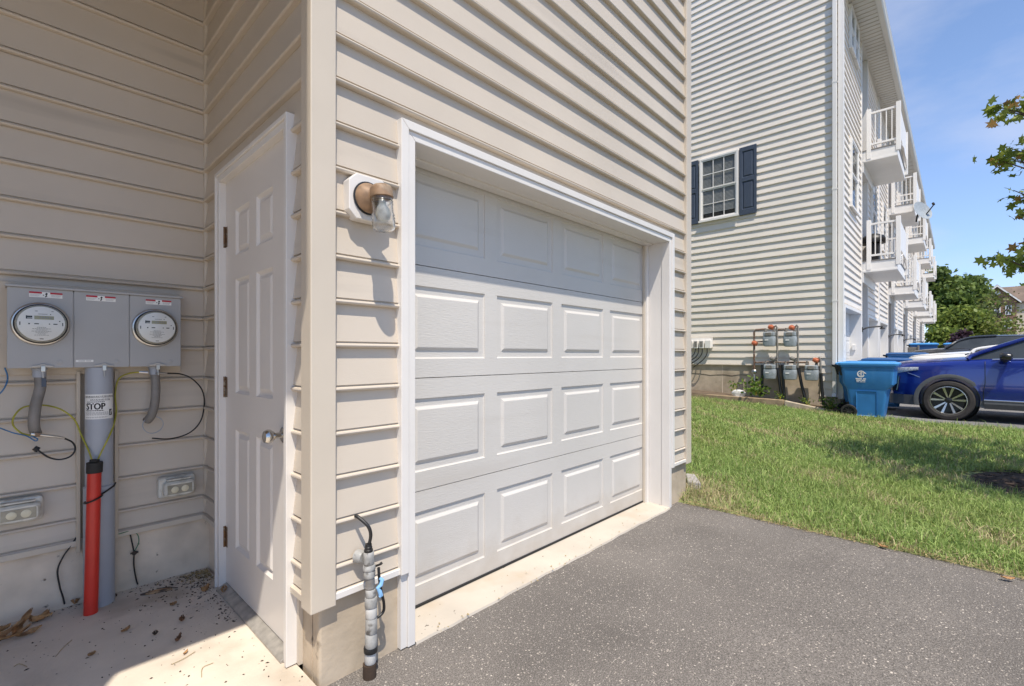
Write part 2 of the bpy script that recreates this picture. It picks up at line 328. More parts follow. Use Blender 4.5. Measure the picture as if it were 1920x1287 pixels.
# ================================================================ GROUND
def lawn_z(x, y):
    off = 1.45 - .1 * (x - 3.9); t = (y - off) / .35
    return 0.012 + .046 * .35 * np.logaddexp(0, t) + .008 * np.sin(x * 1.3 + y * .7) * np.sin(y * 1.1)
def court_z(x): return .055 * np.clip(np.asarray(x, float) - 13.5, 0, 11)
struct('ground', MB().add([(-900, -900, -.35), (1500, -900, -.35), (1500, 900, -.35), (-900, 900, -.35)], [(0, 1, 2, 3)]), 'far_grass', 'grassy ground running out to the horizon')
mb = MB(); xs = [.745, 1.7, 2.7, 3.74]; ys = [-7, -3, -1, .2, 1.0, 1.70]
for y in ys:
    for x in xs: mb.v.append((x, y, -.004 * max(0, 1 - y)))
mb.f = [(j * 4 + i, j * 4 + i + 1, j * 4 + i + 5, j * 4 + i + 4) for j in range(5) for i in range(3)]
struct('driveway', mb, 'asphalt', 'worn grey asphalt driveway with pale stones')
mb = MB(); gx = [10.95, 13.5, 20, 24.5, 45, 70, 140]
for y in (-40, 1.9):
    for x in gx: mb.v.append((x, y, float(court_z(x)) - .004))
n = len(gx); mb.f = [(i, i + 1, i + 1 + n, i + n) for i in range(n - 1)]
struct('parking_court', mb, 'asphalt_far', 'pale grey asphalt in front of the far garages')
struct('street', MB().add([(-60, -40, -.05), (10.95, -40, -.05), (10.95, -7.0, -.05), (-60, -7.0, -.05)], [(0, 1, 2, 3)]), 'asphalt_far', 'asphalt street')
mb = MB(); X = np.linspace(3.72, 11.0, 60); Y = np.linspace(-7, 9, 90)
for y in Y:
    for x in X:
        e = .02 * math.sin(y * 5.1) + .012 * math.sin(y * 13) if x < 3.8 else 0
        mb.v.append((x + e, y, float(lawn_z(x, y)) - (.03 if x < 3.75 else 0)))
mb.f = [(j * 60 + i, j * 60 + i + 1, j * 60 + i + 61, j * 60 + i + 60) for j in range(89) for i in range(59)]
struct('lawn', mb, 'lawn_soil', 'sloping lawn between the two buildings', True)
mb = MB().box(-7.0, .742, -7, 1.64, -.2, .026); mb.box(-1.9, .742, 1.641, 3.03, -.2, .03)
struct('concrete_pad', mb, 'concrete_pad', 'pale concrete pad in front of the entry door')
mb = MB(); xs = np.linspace(1.152, 3.53, 26)
for i, x in enumerate(xs):
    e = .004 * math.sin(i * 2.3) + .003 * math.sin(i * 5.7)
    mb.v += [(x, 1.625 + e, -.01), (x, 1.632 + e, .010), (x, 1.90, .016)]
mb.f = [q for i in range(25) for q in ((i * 3, i * 3 + 3, i * 3 + 4, i * 3 + 1), (i * 3 + 1, i * 3 + 4, i * 3 + 5, i * 3 + 2))]
struct('garage_apron', mb, 'concrete_apron', 'pale concrete apron strip under the garage door')

# ================================================================ NEAR TOWNHOUSE
TH = thing('townhouse', 'beige vinyl-sided townhouse with white garage door and side entry in the foreground', 'house', (2.3, 4, 0))
YS, XS, YM = 1.668, .748, 3.03                         # back planes of the siding: garage wall, door wall, meter wall
core = MB()
core.box(.80, 1.10, 1.72, 3.2, -.3, 3.0); core.box(3.60, 3.90, 1.72, 3.2, -.3, 3.0)    # walls either side of the garage opening
core.box(.80, 3.90, 1.72, 12, 2.16, 8.9); core.box(.80, 3.90, 3.2, 12, -.3, 2.16)
core.box(-4.6, -1.9, 1.72, 12, -.3, 8.9); core.box(-1.9, .80, 3.05, 12, .30, 8.9)
obj('wall_core', core, 'beige_channel', TH)
fd = MB().box(.757, 1.125, 1.664, 1.72, -.3, .33)
obj('foundation', fd, 'concrete_wall', TH, bevel=.01)
obj('foundation', MB().box(.7575, .80, 1.721, 1.80, -.3, .33), 'concrete_wall', TH)
obj('foundation', MB().box(3.585, 3.90, 1.664, 1.80, -.3, .33).box(3.84, 3.897, 1.80, 12, -.3, .33), 'concrete_wall', TH)
obj('foundation', MB().box(-1.9, .80, 3.012, 3.06, -.2, .335).box(.753, .80, 2.74, 3.012, -.2, .335), 'concrete_shade_wall', TH)
XL0, XL1, XR0, XR1 = .800, 1.081, 3.60, 3.848
TOPK = 27
for k in range(0, TOPK):                                # garage wall
    z = zc(k)
    if k == 0: z, h = .322, PITCH * 1 + Z0 - .322
    else: h = PITCH
    if z < 2.15:
        course(TH, '-y', YS, XL0, XL1, z, h); course(TH, '-y', YS, XR0, XR1, z, h)
    else: course(TH, '-y', YS, XL0, XR1, z, h)
    if k < 21:                                          # meter wall: notched for the conduit below the cabinet
        if z < 1.14:
            course(TH, '-y', YM, -1.86, .222, z, h); course(TH, '-y', YM, .349, .735, z, h)
        else: course(TH, '-y', YM, -1.86, .735, z, h)
        if z < 2.09:                                    # door wall
            course(TH, '-x', XS, 1.70, 1.822, z, h); course(TH, '-x', XS, 2.715, 3.008, z, h)
        else: course(TH, '-x', XS, 1.70, 3.008, z, h)
course_top(TH, '-y', YS, XL1, XR0, 2.14, zc(12)); course_top(TH, '-x', XS, 1.822, 2.715, 2.09, zc(12))
ups = MB(); siding_mb(ups, '-y', YS, XL0, XR1, zc(TOPK), 8.85); siding_mb(ups, '-y', YM, -1.86, .735, zc(21), 8.85); siding_mb(ups, '-x', XS, 1.70, 3.008, zc(21), 8.85)
siding_mb(ups, '-y', YS, -4.5, -1.98, .33, 8.85); siding_mb(ups, '+x', -1.905, 1.70, 3.008, .33, 8.85)
o = obj('upper_siding', ups, 'vinyl', TH, 28, fix=False); o['kind'] = 'stuff'
# corner posts
obj('corner_post', MB().prism([(.713, 1.630), (.806, 1.630), (.806, 1.668), (.752, 1.668), (.752, 1.712), (.713, 1.712)], 'z', .295, 8.9), 'beige_trim', TH, bevel=.004)
obj('corner_post', MB().prism([(3.842, 1.630), (3.935, 1.630), (3.935, 1.712), (3.898, 1.712), (3.898, 1.668), (3.842, 1.668)], 'z', .295, 8.9), 'beige_trim', TH, bevel=.004)
obj('corner_post', MB().prism([(-1.98, 1.630), (-1.868, 1.630), (-1.868, 1.712), (-1.905, 1.712), (-1.905, 1.668), (-1.98, 1.668)], 'z', .295, 8.9), 'beige_trim', TH, bevel=.004)
obj('inside_corner_post', MB().prism([(.728, 3.035), (.728, 3.000), (.736, 2.994), (.752, 2.994), (.752, 3.035)], 'z', .318, 8.9), 'beige_trim', TH)
# starter strips along the siding foot
obj('starter_strip', MB().box(.806, 1.081, 1.636, 1.664, .312, .336), 'white_trim', TH, bevel=.002)
obj('starter_strip', MB().box(3.60, 3.842, 1.636, 1.664, .312, .336), 'white_trim', TH, bevel=.002)
obj('starter_strip', MB().box(.7165, .7575, 1.712, 1.815, .312, .336), 'beige_trim', TH, bevel=.002)
obj('starter_strip', MB().box(.7165, .7525, 2.722, 2.994, .312, .336), 'beige_trim', TH, bevel=.002)
obj('starter_strip', MB().box(-1.86, .210, 2.992, 3.012, .306, .332), 'beige_trim', TH, bevel=.002)
obj('starter_strip', MB().box(.3615, .728, 2.992, 3.012, .306, .332), 'beige_trim', TH, bevel=.002)
for x0, zb in ((.210, .275), (.347, .30)): obj('channel_trim', MB().box(x0, x0 + .0145, 2.986, 3.034, zb, 1.124), 'beige_channel', TH, bevel=.002)
obj('channel_back', MB().box(.2245, .347, 3.028, 3.0305, .30, 1.13), 'beige_channel', TH)
# garage opening trim: outer channel, flat casing, jambs
OX0, OX1, OZ = 1.155, 3.555, 2.087; YF = 1.622
fr = part('garage_frame', TH)
def mitre(x0, x1, zt, wd, y0, y1, zb, nm, zb2=None):    # three pieces of a mitred frame, wd wide, outer box x0..x1 by zt
    obj(nm, MB().prism([(x0, zb), (x0 + wd, zb), (x0 + wd, zt - wd), (x0, zt)], 'y', y0, y1), 'white_trim', fr, bevel=.0025)
    obj(nm, MB().prism([(x1, zb2 or zb), (x1, zt), (x1 - wd, zt - wd), (x1 - wd, zb2 or zb)], 'y', y0, y1), 'white_trim', fr, bevel=.0025)
    obj(nm, MB().prism([(x0 + .001, zt), (x1 - .001, zt), (x1 - wd - .001, zt - wd), (x0 + wd + .001, zt - wd)], 'y', y0, y1), 'white_trim', fr, bevel=.0025)
mitre(1.077, 3.598, 2.156, .036, 1.624, 1.668, .312, 'outer_channel')
mitre(1.1135, 3.5615, 2.1195, .036, 1.6325, 1.70, .004, 'casing')
obj('casing', MB().box(1.083, 1.1130, 1.640, 1.70, .006, .311), 'white_trim', fr)
obj('jamb', MB().box(1.10, OX0 - .0035, 1.69, 1.90, .004, 2.1), 'white_trim', fr); obj('jamb', MB().box(3.531, 3.60, 1.7005, 1.81, .004, 2.1), 'white_trim', fr, bevel=.002)
obj('jamb', MB().box(3.50, 3.60, 1.8105, 1.838, .012, 2.1), 'white_trim', fr, bevel=.002)
obj('header_soffit', MB().box(OX0 - .003, 3.5305, 1.7005, 1.77, 2.0865, 2.16), 'white_trim', fr, bevel=.003)
obj('header_soffit', MB().box(OX0 - .003, 3.5305, 1.7705, 1.838, 2.079, 2.15), 'white_trim', fr, bevel=.003)
obj('weather_strip', MB().box(3.487, 3.4995, 1.826, 1.8425, .015, 2.075), 'beige_trim', fr)
# garage door: four sections, sixteen raised panels
gd = part('garage_door', TH)
SH = .5334; PW, PH = .49, .345; PXS = [1.256 + .582 * i for i in range(4)]; YD = 1.845
def rect_panel(wd, ht, steps):                          # nested rectangular rings: (inset, depth)
    mb = MB(); n = 0
    for ins, dp in steps: mb.v += [(ins, dp, ins), (wd - ins, dp, ins), (wd - ins, dp, ht - ins), (ins, dp, ht - ins)]
    for i in range(len(steps) - 1): mb.f += [(i * 4 + k, i * 4 + (k + 1) % 4, i * 4 + 4 + (k + 1) % 4, i * 4 + 4 + k) for k in range(4)]
    q = (len(steps) - 1) * 4; mb.f.append((q, q + 1, q + 2, q + 3)); return mb
pm = mesh('raised_panel', rect_panel(PW, PH, [(0, 0), (.002, .006), (.007, .0085), (.036, .0085), (.040, .0075), (.052, -.0005), (.055, -.0015)]), 'garage_white', fix=False)
def section_mb():
    mb = MB(); xe = [1.125] + [q for p in PXS for q in (p, p + PW)] + [3.58]; ze = [.0, .09, .09 + PH, SH - .004]
    for j in range(3):
        for i in range(9):
            if j == 1 and i % 2 == 1: continue
            x0, x1, z0, z1 = xe[i], xe[i + 1], ze[j], ze[j + 1]
            mb.add([(x0, YD, z0), (x1, YD, z0), (x1, YD, z1), (x0, YD, z1)], [(0, 1, 2, 3)])
    z0, z1 = 0, SH - .004                                # rounded lip top and bottom
    for za, zb, sg in ((z1, z1 + .002, 1), (z0, z0 - .0005, -1)):
        mb.add([(xe[0], YD, za), (xe[-1], YD, za), (xe[-1], YD + .03, zb), (xe[0], YD + .03, zb)], [(0, 1, 2, 3) if sg > 0 else (3, 2, 1, 0)])
    return mb
sm = mesh('door_section', section_mb(), 'garage_white', OFF[gd.name], fix=False)
ox, oy, oz = OFF[gd.name]
for s in range(4):
    zb = .026 + s * SH; link('door_section', sm, gd, (0, 0, zb))
    for p in PXS: link('raised_panel', pm, gd, (p - ox, YD - oy, zb + .09 - oz))
obj('door_core', MB().box(1.13, 3.575, 1.872, 1.90, .02, 2.15), 'garage_white', gd)
obj('bottom_seal', MB().box(1.13, 3.52, 1.838, 1.868, .0165, .0285), 'rubber', gd, bevel=.003)
# entry door with frame
ef = part('entry_frame', TH); DY0, DY1 = 1.866, 2.676
def mitre_x(y0, y1, zt, wd, x0, x1, zb, nm):
    obj(nm, MB().prism([(y0, zb), (y0 + wd, zb), (y0 + wd, zt - wd), (y0, zt)], 'x', x0, x1), 'white_trim', ef, bevel=.002)
    obj(nm, MB().prism([(y1, zb), (y1, zt), (y1 - wd, zt - wd), (y1 - wd, zb)], 'x', x0, x1), 'white_trim', ef, bevel=.002)
    obj(nm, MB().prism([(y0 + .001, zt), (y1 - .001, zt), (y1 - wd - .001, zt - wd), (y0 + wd + .001, zt - wd)], 'x', x0, x1), 'white_trim', ef, bevel=.002)
mitre_x(1.818, 2.722, 2.108, .018, .703, .749, .034, 'outer_channel')
mitre_x(1.8365, 2.7035, 2.0895, .028, .711, .751, .034, 'casing')
obj('jamb', MB().box(.7515, .79, 1.838, 1.8635, .034, 2.09), 'white_trim', ef); obj('jamb', MB().box(.7515, .79, 2.6765, 2.70, .034, 2.09), 'white_trim', ef)
obj('jamb', MB().box(.7515, .79, 1.838, 2.70, 2.063, 2.1), 'white_trim', ef)
obj('post_strip', MB().box(.742, .7574, 1.80, 1.8175, .034, .309), 'beige_trim', ef)
obj('threshold', MB().prism([(.700, .0305), (.700, .040), (.715, .047), (.752, .060), (.79, .060), (.79, .0305)], 'y', 1.8640, 2.676), 'aluminium', ef, bevel=.002)
ed = part('entry_door', TH); XD = .742
cy = [DY0, 2.055, 2.245, 2.335, 2.525, DY1]; cz = [.063, .271, .841, 1.017, 1.564, 1.680, 1.898, 2.063]; mb = MB()
for j in range(7):
    for i in range(5):
        if i in (1, 3) and j in (1, 3, 5): continue
        mb.add([(XD, cy[i + 1], cz[j]), (XD, cy[i], cz[j]), (XD, cy[i], cz[j + 1]), (XD, cy[i + 1], cz[j + 1])], [(0, 1, 2, 3)])
mb.box(XD + .015, XD + .045, DY0 + .002, DY1 - .002, .066, 2.06)
mb.add([(XD, DY0, .063), (XD, DY1, .063), (XD + .03, DY1, .063), (XD + .03, DY0, .063)], [(0, 1, 2, 3)])
obj('door_slab', mb, 'door_white', ed, fix=False)
for j in (1, 3, 5):
    for i in (1, 3):
        me = mesh('door_panel', rect_panel(cy[i + 1] - cy[i], cz[j + 1] - cz[j], [(0, 0), (.002, .002), (.012, .0115), (.020, .0125), (.036, .0035), (.038, .003)]), 'door_white', fix=False)
        o = link('door_panel', me, ed, (XD - OFF[ed.name][0], cy[i + 1] - OFF[ed.name][1], cz[j])); o.rotation_euler.z = R(-90)
kb = MB().lathe([(.0, 0), (.030, .0), (.031, .006), (.024, .010), (.012, .014), (.011, .034), (.018, .040), (.0265, .052), (.0275, .062), (.022, .074), (.010, .079), (0, .080)], (XD - .001, 1.935, .885), (-1, 0, 0), 28)
obj('knob', kb, 'nickel', ed, True)
for z in (1.79, 1.04, .29):
    h = MB().box(.7385, .7505, 2.6745, 2.6785, z - .05, z + .05); h.lathe([(.0065, -.052), (.0065, .052)], (.7365, 2.678, z), n=10); h.box(.7402, .7417, 2.648, 2.675, z - .05, z + .05)
    obj('hinge', h, 'hinge', ed)
# unseen balcony, its angled corner shaped for the doorway's shade, and the roof
bl = part('balcony', TH)
obj('deck', MB().prism([(-1.85, .88), (.215, .88), (.695, 1.63), (.695, 2.99), (-1.85, 2.99)], 'z', 3.24, 3.48), 'timber', bl)  # corner cut along the sun's path; dark timber dims the bounce below
obj('privacy_panel', MB().box(-1.85, .20, .86, .875, 3.30, 4.45), 'white_far', bl)
obj('privacy_panel', MB().prism([(.212, .878), (.69, 1.625), (.675, 1.632), (.197, .888)], 'z', 3.485, 4.45), 'white_far', bl)
obj('support_post', MB().box(-.73, -.60, .885, 1.0, .0265, 3.2395), 'white_far', bl, bevel=.006)
obj('roof', MB().prism([(1.2, 8.9), (1.2, 9.0), (7, 11.4), (12.5, 9.0), (12.5, 8.9)], 'x', -4.3, 4.1), 'roof_grey', TH)

# ================================================================ THINGS IN THE RECESS
mc = thing('meter_cabinet', 'grey steel three-door electric meter cabinet mounted on the beige siding', 'meter cabinet', (.29, 2.95, 1.14))
CX = [-.012, .195, .393, .601]; CZ0, CZ1, CYF = 1.143, 1.489, 2.90
obj('back_box', MB().box(-.006, .597, 2.905, 2.994, 1.148, 1.484), 'cabinet', mc)
obj('hood', MB().prism([(2.888, 1.489), (2.888, 1.4985), (2.998, 1.507), (2.998, 1.489)], 'x', -.016, .606), 'cabinet', mc, bevel=.0015)
obj('backing_board', MB().box(-.034, .618, 2.9945, 3.018, 1.112, 1.520), 'beige_channel', mc, bevel=.002)
for i in range(3):
    x0, x1 = CX[i] + .0015, CX[i + 1] - .0015; xc = (x0 + x1) / 2
    dr = obj('cabinet_door', MB().box(x0, x1, CYF, 2.906, CZ0, CZ1), 'cabinet', mc, bevel=.002)
    sx = (x0 + x1) / 2 + (.015, -.005, .01)[i]
    st = MB().box(sx - .052, sx + .052, CYF - .0008, CYF, 1.4505, 1.474)
    s_ = obj('sticker', st, 'paper', mc)
    [obj('sticker_stripe', MB().box(a, b, CYF - .0014, CYF - .0009, 1.4665, 1.474), 'print_red', s_) for a, b in ((sx - .052, sx - .013), (sx + .013, sx + .052))]
    pr = MB()
    for q in range(3):
        for a, b in ((sx - .050, sx - .016 - .004 * q), (sx + .016, sx + .049 - .003 * q)): pr.box(a, b, CYF - .0013, CYF - .0009, 1.4625 - q * .0038, 1.4635 - q * .0038)
    obj('sticker_text', pr, 'print_grey', s_)
    obj('sticker_symbol', MB().prism([(sx - .002, 1.4515), (sx + .004, 1.456), (sx + .002, 1.461), (sx + .006, 1.468), (sx + .001, 1.472), (sx - .003, 1.466), (sx, 1.460), (sx - .004, 1.455)], 'y', CYF - .0013, CYF - .0009).box(sx - .010, sx - .006, CYF - .0013, CYF - .0009, 1.459, 1.4625), 'print_black', s_)
    kx = x1 - .045; obj('knockout', MB().lathe([(.0105, 0), (.0105, .0012), (.0095, .0016)], (kx, CYF, 1.168), (0, -1, 0), 20), 'cabinet', mc, 30)
    lx = (x0 + x1) / 2 + .005
    lt = obj('latch', MB().prism([(lx - .034, 1.146), (lx + .034, 1.146), (lx + .034, 1.153), (lx + .012, 1.157), (lx + .006, 1.162), (lx - .006, 1.162), (lx - .012, 1.157), (lx - .034, 1.153)], 'y', CYF - .007, CYF - .0005), 'aluminium', mc, bevel=.0015)
    obj('seal_lock', MB().box(lx - .006, lx + .008, CYF - .014, CYF - .0075, 1.128, 1.152).tube([(lx, CYF - .011, 1.129), (lx + .001, CYF - .012, 1.10)], .0028, 6), 'steel', lt, bevel=.001)
obj('name_strip', MB().box(.202, .262, CYF - .0008, CYF, 1.168, 1.178), 'paper', mc)
obj('name_text', MB().box(.211, .234, CYF - .0013, CYF - .0009, 1.1715, 1.1742).box(.237, .254, CYF - .0013, CYF - .0009, 1.1715, 1.1742), 'print_grey', mc)
for mx_, lab in ((.091, 1), (.492, 2)):
    mt = part('meter', mc); c = (mx_, CYF, 1.334)
    obj('meter_ring', MB().lathe([(.092, 0), (.093, .010), (.0895, .014), (.0855, .015), (.0855, .001)], c, (0, -1, 0), 48, cap=False), 'steel', mt, 35)
    obj('meter_gasket', MB().lathe([(.0855, .006), (.0855, .022), (.0815, .024), (.0815, .006)], c, (0, -1, 0), 48, cap=False), 'black', mt, 35)
    obj('meter_drum', MB().lathe([(.0805, .002), (.0805, .030), (.079, .034)], c, (0, -1, 0), 48), 'outlet_lens', mt, 35)
    obj('dial', MB().lathe([(.073, .034), (.073, .052), (.072, .0525)], c, (0, -1, 0), 48), 'meter_face', mt, 35)
    obj('glass_cover', MB().lathe([(.081, .022), (.080, .056), (.077, .061), (.0, .0635)], c, (0, -1, 0), 48, cap=False), 'thin_glass', mt, 35)
    yq = CYF - .0526; zz = 1.334
    obj('display', MB().box(mx_ - .022, mx_ + .038, yq - .0012, yq, zz + .018, zz + .033), 'lcd', mt)
    tx = MB()
    for (a, b, u, v) in ((-.046, -.028, .020, .023), (-.046, -.028, .025, .032), (-.047, -.043, .019, .033), (-.010, .018, .040, .0415), (.026, .029, .039, .0425), (-.040, -.035, -.004, .001), (-.022, -.008, -.003, .001), (.022, .026, -.003, .001), (.036, .049, -.003, .001), (.054, .058, .010, .014),
                         (-.02, -.012, .052, .054), (.030, .037, .052, .054), (-.006, .006, -.0665, -.064), (-.066, -.063, -.008, .006), (.064, .067, -.008, .006)):
        tx.box(mx_ + a, mx_ + b, yq - .001, yq, zz + u, zz + v)
    obj('dial_marks', tx, 'print_black', mt); tx = MB()
    for q in range(7):
        hw = (.014, .028, .016, .030, .018, .012, .022)[q]; zq = zz - .016 - q * .0055; xx = mx_ - hw
        while xx < mx_ + hw: l_ = random.uniform(.003, .009); tx.box(mx_ + xx - mx_, min(xx + l_, mx_ + hw), yq - .001, yq, zq - .0012, zq + .0006); xx += l_ + .0016
    for q in range(5): tx.box(mx_ - .006 + q * .008, mx_ - .002 + q * .008, yq - .0018, yq - .0012, zz + .022, zz + .029)
    obj('dial_text', tx, 'print_grey', mt)
# big grey conduit with label
cd = thing('conduit', 'wide grey plastic conduit with a white printed label, running down below the meters', 'conduit', (.287, 2.945, .02))
obj('pipe', MB().lathe([(.0515, .02), (.0515, 1.142)], (.287, 2.945, 0), n=40), 'pvc_grey', cd, 30)
obj('expansion_sleeve', MB().lathe([(.0575, .02), (.0575, .585), (.0535, .59), (.0515, .591)], (.287, 2.945, 0), n=40), 'pvc_grey', cd, 30)
def wrap(px, pz, rr=.0522):                              # arc length on the pipe -> point; 0 faces the camera
    a = R(-98) + px / .0515; return (.287 + rr * math.cos(a), 2.945 + rr * math.sin(a), pz)
lb = MB(); n = 16
for i in range(n + 1):
    q = -.062 + .124 * i / n; lb.v += [wrap(q, .903), wrap(q, 1.018)]
lb.f = [(2 * i, 2 * i + 2, 2 * i + 3, 2 * i + 1) for i in range(n)]
lo = obj('label_sticker', lb, 'paper', cd, True, fix=False)
def wrap_rects(rects, name, m, rr):
    mb = MB()
    for a, b, u, v in rects:
        k = max(1, int((b - a) / .006))
        for i in range(k):
            p, q = a + (b - a) * i / k, a + (b - a) * (i + 1) / k; mb.add([wrap(p, u, rr), wrap(q, u, rr), wrap(q, v, rr), wrap(p, v, rr)], [(0, 1, 2, 3)])
    return obj(name, mb, m, lo, fix=False)
rs = []
def glyphs(x0, x1, z0, z1, wl, gap):                     # print too small to read
    x = x0
    while x < x1:
        l_ = random.uniform(.6, 1.3) * wl; h = (z1 - z0); t = random.random()
        if h > .005:
            rs.extend([(x, x + l_ * .22, z0, z1), (x, x + l_ * .8, z1 - h * .2, z1) if t > .3 else (x, x + l_ * .8, z0 + h * .4, z0 + h * .6), (x + l_ * .55, x + l_ * .8, z0, z1 if t < .6 else z0 + h * .5)])
        else: rs.append((x, min(x + l_, x1), z0, z1))
        x += l_ + gap
glyphs(-.055, .055, 1.0015, 1.0105, .006, .0012); glyphs(-.030, .040, .988, .996, .006, .0016); glyphs(-.046, .022, .9815, .9845, .006, .0012); glyphs(-.052, .018, .941, .9445, .006, .0012)
wrap_rects(rs, 'label_print', 'print_black', .0526); rs.clear()
for z in (.934, .930, .926, .922): glyphs(-.055, .036, z, z + .0016, .009, .0018)
for z in (.9125, .909): glyphs(-.055, .034, z, z + .0015, .009, .0018)
wrap_rects(rs, 'label_fine_print', 'print_grey', .0526)
v, f = text_mesh('STOP', .041); hb = MB()
v = [wrap(x * .74 - .013, .9485 + z, .0527) for x, z, _ in v]; obj('label_word', MB().add(v, f), 'print_black', lo, fix=False)
for dx_, dz_ in ((-.0143, 0), (-.013, .0009), (-.013, -.0009)): obj('label_word', MB().add([wrap(x * .74 + dx_, .9485 + z + dz_, .05266) for x, z, _ in text_mesh('STOP', .041)[0]], f), 'print_black', lo, fix=False)
mv = [(x * .74 - .0115, z) for x, z, _ in text_mesh('STOP', .041)[0]]; obj('label_word', MB().add([wrap(x, .9485 + z, .05265) for x, z in mv], f), 'print_black', lo, fix=False)
wrap_rects([(.040, .054, .918, .946)], 'label_picture', 'print_black', .0526); wrap_rects([(.046, .050, .930, .938), (.043, .047, .922, .929), (.048, .052, .937, .942)], 'label_picture', 'paper', .0528)
# red conduit
rc = thing('red_conduit', 'red plastic conduit with a black rubber cap strapped to the grey conduit', 'conduit', (.255, 2.862, .02))
p0, p1 = Vector((.249, 2.858, .02)), Vector((.262, 2.862, .672))
obj('pipe', MB().tube([p0, p0.lerp(p1, .5), p1], .0255, 28), 'red_pvc', rc, 30)
obj('cap', MB().tube([p1 - Vector((0, 0, .008)), p1 + Vector((.001, 0, .040))], .0295, 28).tube([p1 + Vector((0, 0, .0405)), p1 + Vector((.001, 0, .052))], .018, 16), 'rubber', rc, 30, bevel=.002)
sp = [Vector((.258 + .031 * math.cos(a), 2.860 + .031 * math.sin(a), .545 + .012 * math.cos(a))) for a in np.linspace(R(150), R(385), 14)] + [Vector((.335, 2.905, .580)), Vector((.345, 2.935, .588))]
obj('strap', MB().tube(sp, .004, 6), 'black', rc, True)
# flexible conduits from cabinet into the wall
def flex(pts, lab, nm='flexible_conduit'):
    t = thing(nm, lab, 'conduit', tuple(pts[-1]), 'flexible conduits under the meter cabinet')
    obj('pipe', MB().tube(smooth_path(pts), .0195, 16), 'flex_grey', t, 30)
    p = Vector(pts[0]); obj('collar', MB().lathe([(.0225, -.03), (.0225, .0), (.0265, .001), (.0265, .010)], p, n=18), 'pvc_grey', t, 30); return t
t = flex([(.087, 2.945, 1.132), (.090, 2.944, 1.06), (.076, 2.942, .98), (.070, 2.945, .905), (.074, 2.958, .865), (.078, 2.985, .855)], 'grey flexible conduit below the left meter, yellow wire looped behind it')
obj('tape_band', MB().box(.093, .108, 2.9215, 2.9245, 1.06, 1.098), 'navy', t)
flex([(.497, 2.945, 1.132), (.502, 2.944, 1.06), (.500, 2.943, .97), (.487, 2.950, .90), (.472, 2.975, .868)], 'grey flexible conduit below the right meter, ending in a loose ring of wire')
def cable(name, lab, pts, r, m, group=None, plane=2.955, extra=None):
    P = [PY(c, rw, plane if len(q) == 0 else q[0]) for c, rw, *q in pts]; mb = MB().tube(smooth_path(P), r, 8)
    o = obj(name, mb, m, None, True); return tag(o, lab, 'cable', group)
cable('yellow_cable', 'yellow-green cable looping from red conduit behind the left flexible conduit', [(174, 868, 2.875), (166, 845, 2.90), (152, 815), (140, 788), (118, 770), (95, 762, 2.975), (70, 760, 2.985), (42, 765, 2.98), (26, 782), (25, 798), (40, 812), (62, 818, 2.93)], .0035, 'yellow_wire')
cable('yellow_cable', 'yellow-green cable rising from red conduit to the right flexible conduit', [(181, 868, 2.872), (190, 848, 2.872), (203, 822, 2.885), (213, 797, 2.93), (218, 770, 2.97), (216, 740, 2.98), (222, 712, 2.975), (240, 701), (262, 698, 2.93)], .0035, 'yellow_wire')
cable('black_cable', 'black cable curling below the left flexible conduit to a small plug', [(120, 822, 2.95), (136, 830), (141, 843), (132, 856), (112, 862), (92, 858), (76, 848), (70, 843)], .0037, 'black')
cable('black_cable', 'long black cable arching beside the corner from the right flexible conduit', [(312, 700, 2.93), (340, 702), (362, 712), (379, 732, 2.985), (383, 758, 2.985), (376, 790, 2.98), (355, 812, 2.97), (320, 823, 2.96), (285, 822, 2.96)], .0035, 'black')
cable('blue_cable', 'thin blue cable hanging in at the edge of the wall left of the meters', [(-30, 760), (0, 738), (12, 720), (14, 705, 2.98), (9, 690, 2.985)], .0028, 'blue_wire')
cable('blue_cable', 'thin blue cable running to the brass coupling below the left flexible conduit', [(-20, 796), (0, 803), (25, 812), (50, 818, 2.94), (66, 827, 2.93), (70, 823, 2.93), (58, 818, 2.925)], .0026, 'blue_wire')
kp = thing('cable_coupling', 'silver and brass cable coupling with a black plug below the left flexible conduit', 'coupling', tuple(PY(80, 818, 2.94)))
obj('sleeve', MB().tube([PY(58, 814, 2.935), PY(66, 815, 2.935)], .008, 12).tube([PY(74, 816, 2.937), PY(105, 819, 2.945), PY(121, 822, 2.95)], [.006, .0055, .004], 12), 'steel', kp, 30)
obj('nut', MB().tube([PY(64, 814, 2.935), PY(75, 816, 2.937)], .0085, 6), 'copper', kp)
obj('plug', MB().tube([PY(72, 844, 2.955), PY(64, 840, 2.955)], .011, 8).tube([PY(70, 838, 2.95), PY(67, 848, 2.95)], .006, 6), 'black', kp)
k2 = thing('cable_coupling', 'small silver cable coupling crossing in front of the right flexible conduit', 'coupling', tuple(PY(290, 699, 2.92)))
obj('sleeve', MB().tube([PY(261, 698, 2.93), PY(278, 699, 2.925)], .0065, 10), 'steel', k2, 30); obj('sleeve', MB().tube([PY(292, 700, 2.92), PY(313, 700, 2.93)], .0055, 10), 'steel', k2, 30)
ring = [PY(287, 797, 2.955) + Vector((.042 * math.cos(a), -.006 * math.sin(2 * a), .042 * math.sin(a))) for a in np.linspace(0, 2 * math.pi * 1.9, 50)]
tag(obj('wire_ring', MB().tube(ring, .0022, 6), 'pvc_grey', None, True), 'loose coil of thin pale wire hanging at the end of the right conduit', 'wire')
